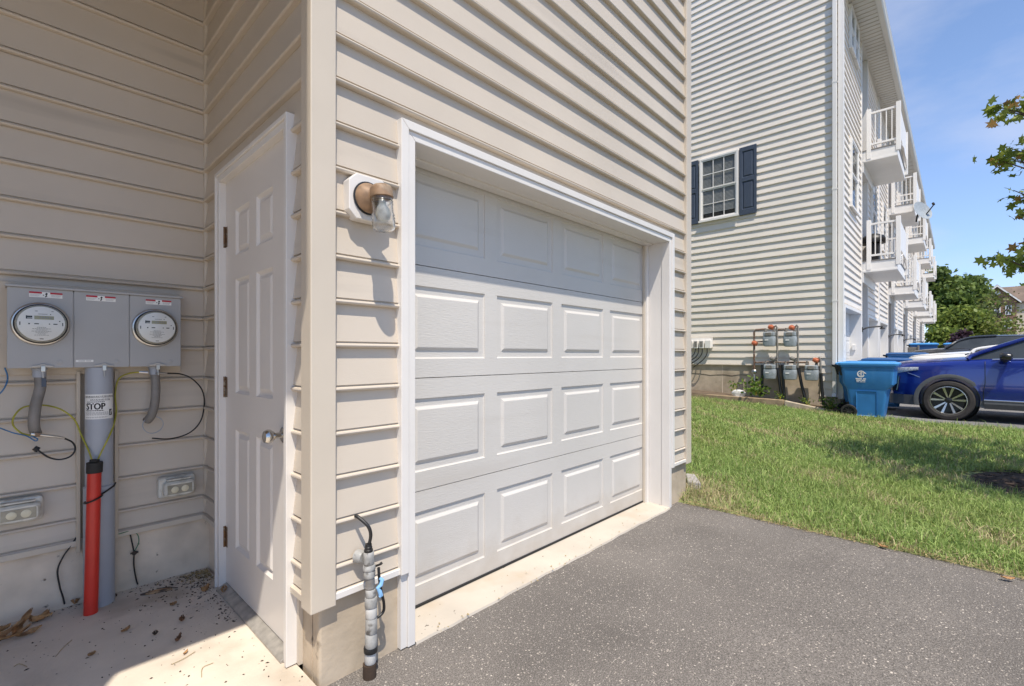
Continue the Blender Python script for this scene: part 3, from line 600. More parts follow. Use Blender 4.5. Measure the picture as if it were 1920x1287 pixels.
def outlet(xc, zc_, lab):
    t = thing('outlet_cover', lab, 'outlet cover', (xc, 3.0, zc_ - .05), 'weatherproof outlet covers')
    obj('base_plate', MB().box(xc - .081, xc + .081, 2.978, 3.022, zc_ - .053, zc_ + .053), 'frosted', t, bevel=.012)
    rings = []
    for ins, y in ((0, 2.977), (.003, 2.950), (.012, 2.938)):
        a, b = .070 - ins, .043 - ins; rings.append([(xc + .006 + a * (abs(math.cos(q)) ** .45) * math.copysign(1, math.cos(q)), y, zc_ - .006 + b * (abs(math.sin(q)) ** .45) * math.copysign(1, math.sin(q))) for q in np.linspace(0, 2 * math.pi, 40, endpoint=False)])
    obj('lid', MB().loft(rings), 'frosted', t, 30)
    obj('window', MB().box(xc - .050, xc + .058, 2.9365, 2.9405, zc_ - .030, zc_ + .018), 'outlet_lens', t, bevel=.008)
    for s in (-1, 1): obj('socket', MB().lathe([(.0, .0), (.016, .0), (.0165, .0012), (.014, .0026), (.0, .003)], (xc + .004 + s * .022, 2.9366, zc_ - .007), (0, -1, 0), 20), 'outlet_pale', t, 30)
    obj('hinge_bar', MB().box(xc - .05, xc + .055, 2.944, 2.976, zc_ + .0385, zc_ + .046), 'frosted', t, bevel=.002)
outlet(.600, .512, 'cloudy plastic outlet cover low on the siding near the inside corner'); outlet(.020, .520, 'cloudy plastic outlet cover at the left picture edge, left of the red conduit')
gw = cable('ground_wire', 'thin black wire hanging down the foundation left of red conduit', [(143, 1008, 3.0), (132, 1025, 2.995), (118, 1045, 2.995), (108, 1070, 2.995), (112, 1100, 2.995), (118, 1120, 2.995), (121, 1133, 3.0)], .0035, 'black')
g2 = thing('ground_wire', 'black and green wires joined by a clamp on the foundation right of the conduit', 'cable', tuple(PY(252, 1030, 3.0)))
obj('wire', MB().tube(smooth_path([PY(243, 997, 3.0), PY(247, 1015, 2.995), PY(251, 1036, 2.99), PY(251, 1060, 2.995), PY(255, 1085, 3.0), PY(258, 1096, 3.005)]), .0032, 8), 'black', g2, True)
obj('green_wire', MB().tube(smooth_path([PY(252, 1034, 2.99), PY(260, 1018, 2.995), PY(258, 1003, 2.997), PY(246, 996, 2.995), PY(225, 1001, 2.99), PY(212, 1004, 2.995)]), .002, 6), 'green_wire', g2, True)
pc = PY(252, 1037, 2.985); obj('clamp', MB().lathe([(.010, -.004), (.011, 0), (.010, .006)], pc, (0, -1, 0), 12).box(pc.x - .016, pc.x + .016, pc.y - .002, pc.y + .004, pc.z - .004, pc.z + .005), 'dark_metal', g2, bevel=.002)

# ================================================================ WALL LAMP AND SERVICE RISER
lm = thing('wall_lamp', 'jelly-jar wall lamp with copper cap on the siding beside the garage door', 'wall lamp', (.93, 1.60, 1.65))
x0, x1, z0, z1, ch = .846, 1.013, 1.705, 1.872, .029
obj('mounting_block', MB().prism([(x0 + ch, z0), (x1 - ch, z0), (x1, z0 + ch), (x1, z1 - ch), (x1 - ch, z1), (x0 + ch, z1), (x0, z1 - ch), (x0, z0 + ch)], 'y', 1.612, 1.66), 'white_trim', lm, bevel=.003)
cb = Vector((.922, 1.612, 1.787))
obj('gasket', MB().lathe([(.061, 0), (.062, .005), (.057, .0065)], cb, (0, -1, 0), 36), 'black', lm, 30)
obj('base_cup', MB().lathe([(.056, .0066), (.056, .010), (.050, .020), (.040, .030), (.030, .040), (.020, .045)], cb, (0, -1, 0), 36), 'copper', lm, 35)
jc = Vector((.930, 1.530, 1.776)); ja = Vector((.05, -.06, -1)).normalized()
obj('arm', MB().tube([cb + Vector((0, -.035, .005)), cb + Vector((.003, -.06, .012)), jc + Vector((0, 0, .028))], .020, 16), 'copper', lm, True)
obj('cap', MB().lathe([(.0, -.044), (.028, -.043), (.036, -.038), (.041, -.028), (.042, .002), (.038, .004)], jc, ja, 32), 'copper', lm, 35)
jp = [(.037, .003), (.0385, .008), (.0365, .012), (.0395, .017), (.0370, .021), (.0400, .026), (.0375, .031), (.0385, .060), (.0415, .066), (.0385, .072), (.042, .078), (.0395, .084), (.0425, .090), (.040, .096), (.041, .108), (.037, .118), (.028, .123), (.0, .125)]
inn = [(max(0, r - .0035), h - (.0035 if h > .115 else 0)) for r, h in jp]
obj('jar', MB().lathe(jp + inn[::-1], jc, ja, 36, cap=False), 'clear_glass', lm, 60)
obj('bulb', MB().lathe([(.012, .005), (.013, .025), (.024, .045), (.028, .062), (.024, .078), (.012, .087), (0, .089)], jc, ja, 24), 'frosted', lm, True)
sr = thing('service_riser', 'taped grey cable riser with a blue clip at the foundation corner', 'cable riser', (.918, 1.588, .0))
def riser(z): return Vector((.918 + .004 * math.sin(z * 9), 1.592 + .004 * math.cos(z * 13), z))
segs = [(.052, .110, .0235, 'tape_pale'), (.111, .165, .0245, 'tape_grey'), (.166, .222, .0238, 'tape_grey'), (.223, .262, .0232, 'tape_pale'), (.263, .300, .0255, 'tape_grey'), (.301, .330, .021, 'tape_grey'), (.372, .398, .0235, 'tape_grey'), (.399, .420, .0255, 'tape_grey'), (.421, .468, .0215, 'tape_grey')]
for a, b, r_, m_ in [(a, b, r_ * .9, m_) for a, b, r_, m_ in segs]: obj('taped_section', MB().lathe([(r_ - .002, a), (r_, a + .004), (r_, b - .004), (r_ - .002, b)], (*riser((a + b) / 2)[:2], 0), n=20), m_, sr, 30)
obj('base_boot', MB().lathe([(.025, -.012), (.0245, .05)], (*riser(.02)[:2], 0), n=20), 'mulch', sr, 30)
obj('tape_band', MB().lathe([(.0245, .094), (.0255, .098), (.0255, .110), (.0245, .114)], (*riser(.11)[:2], 0), n=20), 'black', sr, 30)
obj('neck', MB().lathe([(.016, .329), (.0185, .335), (.016, .345), (.0175, .355), (.016, .373)], (*riser(.35)[:2], 0), n=18), 'flex_grey', sr, 30)
obj('gland', MB().lathe([(.0165, .467), (.0165, .476), (.014, .478), (.014, .486), (.0125, .488), (.012, .497)], (*riser(.48)[:2], 0), n=16), 'black', sr, 30)
obj('cable', MB().tube(smooth_path([riser(.485), (.919, 1.588, .53), (.910, 1.592, .565), (.892, 1.622, .592), (.885, 1.64, .600)]), .0065, 10), 'black', sr, True)
obj('loop_cable', MB().tube(smooth_path([(.950, 1.585, .40), (.951, 1.582, .36), (.957, 1.580, .315), (.972, 1.585, .26), (.972, 1.588, .225), (.950, 1.590, .212), (.935, 1.592, .215)]), .0055, 8), 'black', sr, True)
obj('clip', MB().tube([(.945, 1.568, .368), (.952, 1.563, .360), (.946, 1.561, .345), (.934, 1.564, .336), (.940, 1.560, .322), (.945, 1.560, .306), (.939, 1.562, .302)], [.006, .008, .008, .007, .008, .008, .006], 8), 'blue_clip', sr, 40)
obj('strap_bolt', MB().box(.936, .962, 1.588, 1.596, .404, .409).tube([(.962, 1.592, .407), (.968, 1.59, .412)], .005, 6), 'dark_metal', sr)
obj('wall_hub', MB().lathe([(.024, 0), (.024, .018), (.018, .03)], (.893, 1.642, .445), (.35, -1, 0), 20), 'tape_grey', sr, 30)

# ================================================================ LITTER ON THE PAD
def leaf_mb(L_, W_, curl, seed, lobes=5):
    rr = random.Random(seed); mb = MB(); n = 9; top = []
    for i in range(n + 1):
        t = i / n; hw = W_ / 2 * math.sin(math.pi * min(1, t * .92 + .06)) ** .8 * (1 + .35 * math.sin(i * lobes / 1.7 + seed)); x = (t - .5) * L_
        for s in (-1, -.45, 0, .45, 1):
            mb.v.append((x + rr.uniform(-.03, .03) * L_, s * hw, curl * (s * s) * W_ * .6 + curl * .25 * L_ * (2 * t - 1) ** 2 + rr.uniform(0, .05) * W_ + .002))
    for i in range(n):
        for k in range(4): a = i * 5 + k; mb.f.append((a, a + 5, a + 6, a + 1))
    return mb
def litter(c, row, L_, W_, rot, lab, m='dry_leaf', curl=.6, tilt=0, dz=0):
    p = PZ(c, row, .03); me = mesh('dry_leaf', leaf_mb(L_, W_, curl, int(c * 7 + row)), m, smooth=60, fix=False)
    o = link('dry_leaf', me, None, (p.x, p.y, .031 + dz)); o.rotation_euler = (R(tilt), R(tilt * .4), R(rot)); tag(o, lab, 'dry leaf', 'dry leaves on the pad'); return o
litter(236, 1184, .045, .018, 40, 'pale brown dry leaf lying in the middle of the shaded pad')
litter(325, 1136, .028, .024, 10, 'reddish brown leaf scrap below the wood splinter')
litter(341, 1166, .034, .020, 70, 'small crumpled leaf nearer the door', 'dry_leaf_dark', 1.0)
litter(334, 1203, .046, .018, 55, 'dark curled leaf close to the sunlit edge', 'dry_leaf_dark', 1.0)
litter(172, 1230, .026, .020, 20, 'small brown leaf scrap in the shade at the bottom of the picture')
litter(348, 1226, .030, .010, 50, 'narrow brown leaf just inside the sunlit part of the pad')
litter(141, 1134, .034, .030, 80, 'crumpled brown leaf against the foot of the red conduit', 'dry_leaf', 1.2)
litter(385, 1110, .042, .030, 30, 'larger crumpled leaf beside the door frame', 'dry_leaf', 1.1)
litter(420, 1113, .044, .028, 70, 'crumpled tan leaf against the door threshold', 'dry_leaf', 1.2)
litter(291, 1192, .022, .018, 70, 'grey dried scrap in the middle of the pad', 'debris', 1.0)
ps = thing('wood_splinter', 'flat weathered splinter of wood with a charred tip near the foundation', 'wood', tuple(PZ(300, 1110, .03)))
a, b = PZ(262, 1118, .03), PZ(322, 1106, .03); dv = (b - a); nv = Vector((-dv.y, dv.x, 0)).normalized()
mb = MB(); P = [a, a + dv * .25 + nv * .013, a + dv * .5 + nv * .018, a + dv * .9 + nv * .014, b, b - nv * .006, a + dv * .55 - nv * .012, a + dv * .2 - nv * .008]
obj('splinter', mb.prism([(p.x, p.y) for p in P], 'z', .031, .040), 'splinter', ps, bevel=.002)
obj('twig', MB().tube([a + dv * .5 + nv * .02 + Vector((0, 0, .012)), a + dv * .9 + nv * .012 + Vector((0, 0, .012)), b + dv * .2 + Vector((0, 0, .004))], .002, 5), 'debris', ps)
pi_ = thing('husk_heap', 'heap of curled tan corn-husk-like leaves at the left picture edge', 'leaf heap', tuple(PZ(30, 1190, .03)))
for i, (c0, r0, c1, r1, wd) in enumerate([(62, 1175, 96, 1155, .06), (-30, 1215, 45, 1180, .030), (15, 1205, 50, 1168, .028), (-10, 1222, 58, 1190, .026), (30, 1200, 78, 1183, .026), (-40, 1200, 20, 1188, .035), (48, 1172, 95, 1165, .03), (-30, 1230, 10, 1210, .02)]):
    p, q = PZ(c0, r0, .03), PZ(c1, r1, .03); Lh = (q - p).length; me = mesh('husk', leaf_mb(Lh, wd, .55 + .1 * (i % 3), i + 3, 2), 'dry_leaf', smooth=60, fix=False); h_ = link('husk', me, pi_)
    m_ = (p + q) / 2 - Vector(OFF[pi_.name]); h_.location = (m_.x, m_.y, .004 + .006 * (i % 4)); h_.rotation_euler = (R((-25, 15, 30, -10, 20, 5, -30, 12)[i]), R((4, -6, -10, 3, -4, 0, 5, 2)[i]), math.atan2((q - p).y, (q - p).x))
# specks of grit, seeds and needles, too many to count
mb = MB()
for i in range(900):
    if i < 260: x, y = random.uniform(-.13, .735), random.uniform(1.45, 2.99)
    elif i < 560: x, y = .735 - abs(random.gauss(0, .14)), 2.96 - abs(random.gauss(0, .18))
    elif i < 760: x, y = random.uniform(-.15, .72), 3.005 - abs(random.gauss(0, .035))
    else: x, y = .69 - abs(random.gauss(0, .03)), random.uniform(2.3, 2.95)
    if x < -.14 or y < 1.2: continue
    s = random.choice([.0012, .0016, .002, .003, .004]); a = random.uniform(0, 6.3); l_ = s * random.uniform(1, 2.6); ca, sa = math.cos(a), math.sin(a)
    mb.add([(x + ca * l_, y + sa * l_, .031), (x - sa * s, y + ca * s, .031), (x - ca * l_, y - sa * l_, .031), (x + sa * s, y - ca * s, .031), (x, y, .031 + s * .9)], [(0, 1, 4), (1, 2, 4), (2, 3, 4), (3, 0, 4)])
o = obj('grit', mb, 'debris'); o['kind'] = 'stuff'; o['label'] = 'dark specks of grit and seeds strewn over the pad'; o['category'] = 'grit'
mb = MB()
for i in range(520):
    x = random.uniform(1.15, 3.55) if i > 330 else .735 - abs(random.gauss(0, .06)); y = 1.60 + abs(random.gauss(0, .06)) if i > 330 else 2.985 - abs(random.gauss(0, .07)); z = .014 if i > 330 else .031
    if i > 330 and random.random() < .6: continue
    s = random.uniform(.002, .006); a = random.uniform(0, 6.3)
    mb.add([(x + math.cos(a + q) * s * random.uniform(.6, 1.2), y + math.sin(a + q) * s, z + random.uniform(0, s)) for q in (0, 1.6, 3.1, 4.7)] + [(x, y, z + s)], [(0, 1, 4), (1, 2, 4), (2, 3, 4), (3, 0, 4)])
o = obj('crumbs', mb, 'straw'); o['kind'] = 'stuff'; o['label'] = 'tan leaf crumbs gathered in the corner by the door'; o['category'] = 'crumbs'
for i, (c0, r0, c1, r1, c2, r2, lab) in enumerate([(378, 1270, 380, 1252, 400, 1243, 'bent dry twig lying in the sunlit part of the pad'), (104, 1232, 118, 1215, 135, 1200, 'thin straight straw on the shaded pad left of the middle'), (322, 1246, 345, 1235, 366, 1222, 'thin straw crossing the sunlit edge of the pad'), (26, 1250, 36, 1245, 50, 1250, 'short forked twig on the pad below the husk heap')]):
    tag(obj('twig', MB().tube(smooth_path([PZ(c0, r0, .032), PZ(c1, r1, .034), PZ(c2, r2, .032)], 4), .0011, 5), 'straw', None, True), lab, 'twig', 'twigs on the pad')
# stones by the far garage corner
def rock(name, lab, loc, s, m, seed):
    bm = bmesh.new(); bmesh.ops.create_icosphere(bm, subdivisions=3, radius=1); rr = random.Random(seed); ph = [rr.uniform(0, 6) for _ in range(6)]
    for v in bm.verts:
        p = v.co; k = 1 + .16 * math.sin(3 * p.x + ph[0]) + .14 * math.sin(4 * p.y + ph[1]) + .10 * math.sin(5 * p.z + ph[2]) + .05 * math.sin(11 * p.x + ph[3])
        q = Vector((max(-.72, min(.72, p.x)), max(-.72, min(.72, p.y)), max(-.7, min(.7, p.z)))) * 1.25
        v.co = Vector((q.x * s[0], q.y * s[1], q.z * s[2] + s[2] * .6)) * k
    me = bpy.data.meshes.new(name); bm.to_mesh(me); bm.free(); me.shade_smooth(); me.materials.append(MAT[m]); o = link(name, me, None, loc); o.rotation_euler.z = seed; return tag(o, lab, 'rock')
rock('white_stone', 'rounded white stone against the foundation at the far garage corner', (4.02, 1.80, .03), (.05, .045, .045), 'white_rock', 2)
rock('paving_stone', 'flat grey stone behind the white stone at the far garage corner', (4.18, 2.0, .04), (.13, .10, .05), 'rock', 5)
o = obj('broken_kerb', MB().prism([(0, 0), (.30, .02), (.31, .10), (.01, .11)], 'z', 0, .075), 'rock', None, bevel=.012); o.location = (4.22, 1.74, .02); o.rotation_euler.z = R(28); tag(o, 'long broken concrete piece lying in the grass at the far garage corner', 'stone')

# ================================================================ GRASS
def blades(name, pts, hts, wid, cols, lean, lab):
    n = len(pts); a = RNG.uniform(0, 2 * np.pi, n); la = RNG.uniform(0, 2 * np.pi, n); ln = np.abs(RNG.normal(0, lean, n)) * hts
    dx, dy = np.cos(a) * wid / 2, np.sin(a) * wid / 2; lx, ly = np.cos(la) * ln, np.sin(la) * ln
    V = np.zeros((n, 5, 3), np.float32)
    V[:, 0] = pts + np.stack([-dx, -dy, -.01 + 0 * dx], 1); V[:, 1] = pts + np.stack([dx, dy, -.01 + 0 * dx], 1)
    mid = pts + np.stack([lx * .35, ly * .35, hts * .6], 1); V[:, 2] = mid + np.stack([dx * .75, dy * .75, 0 * dx], 1); V[:, 3] = mid - np.stack([dx * .75, dy * .75, 0 * dx], 1)
    V[:, 4] = pts + np.stack([lx, ly, hts * np.sqrt(np.clip(1 - (ln / hts) ** 2 * .5, .2, 1))], 1)
    me = bpy.data.meshes.new(name); me.vertices.add(n * 5); me.vertices.foreach_set('co', V.ravel())
    base = np.arange(n)[:, None] * 5; loops = np.concatenate([base + np.array([0, 1, 2, 3]), base + np.array([3, 2, 4])], 1).astype(np.int32).ravel()
    me.loops.add(n * 7); me.loops.foreach_set('vertex_index', loops); me.polygons.add(n * 2)
    st = (np.arange(n)[:, None] * 7 + np.array([0, 4])).astype(np.int32).ravel(); me.polygons.foreach_set('loop_start', st)
    ca = me.color_attributes.new('Col', 'FLOAT_COLOR', 'POINT'); C = np.ones((n, 5, 4), np.float32); C[:, :, :3] = cols[:, None, :]; ca.data.foreach_set('color', C.ravel())
    me.update(calc_edges=True); me.validate(); me.materials.append(MAT['grass']); o = link(name, me); o['kind'] = 'stuff'; o['label'] = lab; o['category'] = 'grass'; return o
def field(x, y, sc, s):                                  # smooth pseudo-noise 0..1
    return .5 + .25 * np.sin(x * sc + s) * np.cos(y * sc * 1.3 + s * 2) + .25 * np.sin(x * sc * 2.3 - y * sc * 1.7 + s * 3)
def grass_patch(n, x0, x1, y0, y1, near):
    x = RNG.uniform(x0, x1, n); y = RNG.uniform(y0, y1, n); rag = 3.735 + .035 * (field(y, y, 4.3, 1.) - .5) + .03 * (field(y, y, 17., 2.) - .5)
    dead = np.clip(field(x, y, 1.7, 1.) * .55 + field(x, y, 5.1, 2.) * .45 - .55, 0, 1) * 3.0
    edge = np.clip(1 - (x - 3.74) / .12, 0, 1); dead = np.clip(dead + edge * .55, 0, 1)
    corner = np.exp(-((x - 4.05) ** 2 + (y - 1.55) ** 2) / .10); dead = np.clip(dead + corner, 0, 1)
    bed = ((x - 6.35) ** 2 + (y + .62) ** 2) < .34 + .1 * field(x, y, 6, 3)
    keep = (~bed) & (x > rag) & (RNG.random(n) > dead * .55) & ~((x > 10.75) & (y < 1.7) & (RNG.random(n) > .35)) & ~((x > 11.12)) & ~((x < 3.9) & (y > 1.66)) & (RNG.random(n) < .65 + .7 * field(x, y, 9, 5))
    x, y, dead = x[keep], y[keep], dead[keep]; n = len(x)
    tall = .60 + .55 * field(x, y, 3.3, 4.) + .55 * field(x, y, 11., 6.) ** 2; h = RNG.gamma(9, .0062, n) * tall * np.where(x < 5.2, 1.05, .95); h *= np.clip(.45 + (x - 3.74) / .25, .45, 1)
    t = RNG.random(n)[:, None]; g1 = np.array([.16, .26, .06]); g2 = np.array([.44, .55, .18]); st = np.array([.52, .44, .25]); yl = np.array([.36, .38, .12])
    col = g1 + (g2 - g1) * t; k = np.clip(field(x, y, 1.1, 7.) - .35, 0, 1)[:, None]; col = col * (1 - .5 * k) + yl * .5 * k
    d = (RNG.random(n) < .06 + .70 * dead)[:, None]; col = np.where(d, st * (.6 + .6 * RNG.random(n)[:, None]), col)
    z = lawn_z(x, y); pts = np.stack([x, y, z], 1).astype(np.float32)
    return pts, h, col
P1 = grass_patch(95000, 3.70, 6.2, -1.3, 2.9, True); P2 = grass_patch(130000, 6.2, 11.05, -1.6, 5.4, False); P3 = grass_patch(16000, 3.95, 6.2, 2.9, 5.5, False)
pts = np.concatenate([P1[0], P2[0], P3[0]]); hts = np.concatenate([P1[1], P2[1], P3[1]]); cols = np.concatenate([P1[2], P2[2], P3[2]])
wid = np.where(pts[:, 0] < 6.2, .0052, .0085) * RNG.uniform(.7, 1.3, len(pts))
blades('grass', pts, hts, wid, cols, 1.05, 'patchy green grass of the lawn, dry and yellow in places')
mb = MB()                                                # dry thatch lying along the asphalt edge
for i in range(1500):
    y = random.uniform(-1.4, 1.6); x = 3.735 + .012 * math.sin(y * 6) + random.gauss(0, .017); l_ = random.uniform(.006, .024); a = random.uniform(0, 6.3); ca, sa = math.cos(a), math.sin(a); wv = .0016
    z = .004 if x < 3.735 else .016; mb.add([(x - ca * l_, y - sa * l_, z), (x + sa * wv, y - ca * wv, z + .004), (x + ca * l_, y + sa * l_, z + random.uniform(.001, .012)), (x - sa * wv, y + ca * wv, z + .005)], [(0, 1, 2, 3)])
o = obj('thatch', mb, 'straw'); o['kind'] = 'stuff'; o['label'] = 'dry brown thatch scattered along the edge between lawn and asphalt'; o['category'] = 'thatch'
mb = MB(); n = 28
mb.v = [(6.38 + .62 * math.cos(a) * (1 + .06 * math.sin(3 * a)), -.66 + .58 * math.sin(a), float(lawn_z(6.4, -.6)) + .004) for a in np.linspace(0, 6.283, n, endpoint=False)]; mb.v.append((6.38, -.66, .07)); mb.f = [(i, (i + 1) % n, n) for i in range(n)]
struct('mulch_bed', mb, 'mulch', 'dark mulch circle at the foot of the young tree')
mb = MB()
for i in range(700):
    a, q = random.uniform(0, 6.3), math.sqrt(random.random()) * .62; x, y = 6.38 + q * math.cos(a), -.66 + q * math.sin(a); l_ = random.uniform(.01, .035); b = random.uniform(0, 3.1); wv = l_ * .3; z = .03 + .045 * (1 - q / .62)
    ca, sa = math.cos(b), math.sin(b); mb.add([(x - ca * l_, y - sa * l_, z + random.uniform(-.004, .012)), (x + sa * wv, y - ca * wv, z + .004), (x + ca * l_, y + sa * l_, z + random.uniform(-.004, .012)), (x - sa * wv, y + ca * wv, z + .008)], [(0, 1, 2, 3)])
o = obj('mulch_chips', mb, 'mulch'); o['kind'] = 'stuff'; o['label'] = 'dark bark chips on the mulch circle'; o['category'] = 'mulch'
for i, (c, r_, lab) in enumerate([(1655, 1022, 'pale dry leaf on the lawn edge nearest the middle of the driveway border'), (1890, 1082, 'brown dry leaf on the lawn edge at the right picture edge')]):
    p = PZ(c, r_, .02); o = link('dry_leaf', mesh('dry_leaf', leaf_mb(.06, .03, .4, i + 40), 'dry_leaf', smooth=60, fix=False), None, (p.x, p.y, .006)); o.rotation_euler.z = 1 + i; tag(o, lab, 'dry leaf')

# ================================================================ FAR TOWNHOUSE ROW
TR = thing('townhouse_row', 'long beige townhouse row with white balconies and garages across the lawn', 'house', (20, 6, 0))
XW, YW, ZB = 11.71, 1.73, .33                           # back planes of its siding and the siding foot
def part_at(name, parent, loc, rz=0):
    o = link(name, None, parent, tuple(np.array(loc) - np.array(OFF[parent.name]))); o.rotation_euler.z = R(rz); OFF[o.name] = (0, 0, 0); return o
core = MB(); core.prism([(1.75, .97), (1.75, 8.9), (7, 11.45), (13, 8.9), (13, .97)], 'x', 11.72, 14.29); core.box(11.72, 14.29, 1.75, 2.2, 2.2, 8.8)
core.prism([(3.1, -.2), (3.1, 8.9), (7, 10.9), (13, 8.9), (13, -.2)], 'x', 14.291, 45)
core = MB(); core.prism([(2.3, -.2), (2.3, 8.88), (7, 11.4), (13, 8.88), (13, -.2)], 'x', 11.72, 14.28); core.box(11.721, 14.281, 1.745, 2.3, 2.25, 8.86)
core.prism([(3.1, -.2), (3.1, 8.87), (7, 11.35), (13, 8.87), (13, -.2)], 'x', 14.29, 45); obj('wall_core', core, 'beige_channel', TR)
k = 0; zt = 8.9
while ZB + k * PITCH < 11.2:
    z = ZB + k * PITCH
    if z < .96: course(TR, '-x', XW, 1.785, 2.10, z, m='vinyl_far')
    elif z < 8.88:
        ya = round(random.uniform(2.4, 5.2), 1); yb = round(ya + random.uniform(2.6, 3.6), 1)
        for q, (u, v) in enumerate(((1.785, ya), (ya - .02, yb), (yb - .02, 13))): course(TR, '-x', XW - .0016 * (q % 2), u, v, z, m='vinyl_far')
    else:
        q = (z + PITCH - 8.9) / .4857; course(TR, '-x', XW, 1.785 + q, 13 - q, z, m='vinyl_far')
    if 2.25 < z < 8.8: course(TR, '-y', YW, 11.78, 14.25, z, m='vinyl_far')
    k += 1
lo_ = MB(); siding_mb(lo_, '-y', YW, 11.78, 11.90, ZB, 2.28); siding_mb(lo_, '-y', YW, 14.17, 14.25, ZB, 2.28); o = obj('low_siding', lo_, 'vinyl_far', TR, 28, fix=False); o['kind'] = 'stuff'
obj('foundation', MB().box(11.715, 11.80, 2.10, 13, -.2, .972).box(11.7151, 11.80, 1.745, 2.0999, -.2, .34), 'concrete_wall', TR)
obj('foundation_joint', MB().box(11.7125, 11.7155, 4.095, 4.110, .1, .965), 'concrete_shade_wall', TR)
cr = [PX(c, r_, 11.714) for c, r_ in ((1296, 700), (1310, 701), (1320, 702), (1332, 704), (1345, 703), (1360, 703), (1372, 705), (1385, 703), (1400, 704))]
obj('foundation_crack', MB().tube(cr, .006, 5), 'debris', TR)
obj('starter_strip', MB().box(11.678, 11.715, 2.10, 13, .962, .978), 'beige_trim', TR)
obj('corner_post', MB().prism([(11.668, 1.692), (11.775, 1.692), (11.775, 1.731), (11.712, 1.731), (11.712, 1.782), (11.668, 1.782)], 'z', .30, 8.9), 'white_far', TR)
ds = part('downspout', TR)
obj('pipe', MB().box(11.60, 11.667, 1.80, 1.875, .42, 8.8), 'white_far', ds, bevel=.006); obj('elbow', MB().prism([(11.60, .4195), (11.667, .4195), (11.60, .33), (11.545, .345)], 'y', 1.80, 1.875), 'white_far', ds, bevel=.004)
obj('outlet_rim', MB().prism([(11.538, .338), (11.600, .322), (11.600, .328), (11.540, .345)], 'y', 1.797, 1.878), 'rust_pipe', ds)
for z in (2.3, 4.6, 6.8): obj('strap', MB().box(11.596, 11.668, 1.793, 1.882, z, z + .03), 'white_far', ds)
# sash window, local: width w along +x, height h, facing -y
def sash_window(parent, loc, rz, w_, h_, cols=3, rows=2, lights=1, name='window', casing=.045):
    wd = part_at(name, parent, loc, rz)
    f = MB(); f.box(0, casing, -.03, .03, 0, h_).box(w_ - casing, w_, -.03, .03, 0, h_).box(casing, w_ - casing, -.03, .03, 0, casing).box(casing, w_ - casing, -.03, .03, h_ - casing, h_); obj('frame', f, 'white_far', wd, bevel=.004)
    obj('sill', MB().box(-.02, w_ + .02, -.045, -.0305, -.02, .02), 'white_far', wd)
    iw = (w_ - 2 * casing); hm = h_ / 2
    for li in range(2):
        z0, z1 = (casing, hm) if li == 0 else (hm + .001, h_ - casing); y = -.008 if li == 1 else .006; s_ = .03
        sa = MB(); sa.box(casing + .0005, casing + s_, y - .012, y + .012, z0, z1).box(w_ - casing - s_, w_ - casing - .0005, y - .012, y + .012, z0, z1).box(casing + s_, w_ - casing - s_, y - .012, y + .012, z0, z0 + s_).box(casing + s_, w_ - casing - s_, y - .012, y + .012, z1 - s_, z1); obj('sash', sa, 'white_far', wd)
        a0, a1, b0, b1 = casing + s_, w_ - casing - s_, z0 + s_, z1 - s_
        for i in range(cols):
            for j in range(rows):
                p0, p1 = a0 + (a1 - a0) * i / cols, a0 + (a1 - a0) * (i + 1) / cols; q0, q1 = b0 + (b1 - b0) * j / rows, b0 + (b1 - b0) * (j + 1) / rows
                obj('pane', MB().add([(p0, y, q0), (p1, y, q0), (p1, y, q1), (p0, y, q1)], [(0, 1, 2, 3)]), 'pane_glass', wd, fix=False)
        for i in range(1, cols): x = a0 + (a1 - a0) * i / cols; obj('muntin', MB().box(x - .008, x + .008, y - .006, y + .004, b0, b1), 'white_far', wd)
        for j in range(1, rows): z = b0 + (b1 - b0) * j / rows; obj('muntin', MB().box(a0, a1, y - .0055, y + .0035, z - .008, z + .008), 'white_far', wd)
    bl_ = MB(); z = casing + (.14 if lights else .02)
    while z < h_ - casing: bl_.add([(casing, .013, z), (w_ - casing, .013, z), (w_ - casing, .022, z + .026), (casing, .022, z + .026)], [(0, 1, 2, 3)]); z += .03
    o = obj('blind', bl_, 'blind', wd, fix=False); o['kind'] = 'stuff'
    obj('room_shade_sheet', MB().box(casing, w_ - casing, .0225, .0245, casing, h_ - casing), 'black', wd); return wd  # black sheet behind the blind, painted darkness of the unlit room
m = mat('pane_glass', (.5, .5, .5), .05, 0, 1); t = m.node_tree; g = t.nodes.new('ShaderNodeBsdfGlossy'); g.inputs[1].default_value = .03; tr_ = t.nodes.new('ShaderNodeBsdfTransparent'); tr_.inputs[0].default_value = (.90, .92, .92, 1)
fz0 = t.nodes.new('ShaderNodeLayerWeight'); fz0.inputs[0].default_value = .22; fz = t.nodes.new('ShaderNodeMath'); fz.operation = 'MULTIPLY_ADD'; fz.inputs[1].default_value = .6; fz.inputs[2].default_value = .04; t.links.new(fz0.outputs[1], fz.inputs[0]); mx_ = t.nodes.new('ShaderNodeMixShader'); t.links.new(fz.outputs[0], mx_.inputs[0]); t.links.new(tr_.outputs[0], mx_.inputs[1]); t.links.new(g.outputs[0], mx_.inputs[2]); t.links.new(mx_.outputs[0], t.nodes['Material Output'].inputs[0])
sash_window(TR, (11.655, 4.62, 4.47), -90, .90, 1.53)
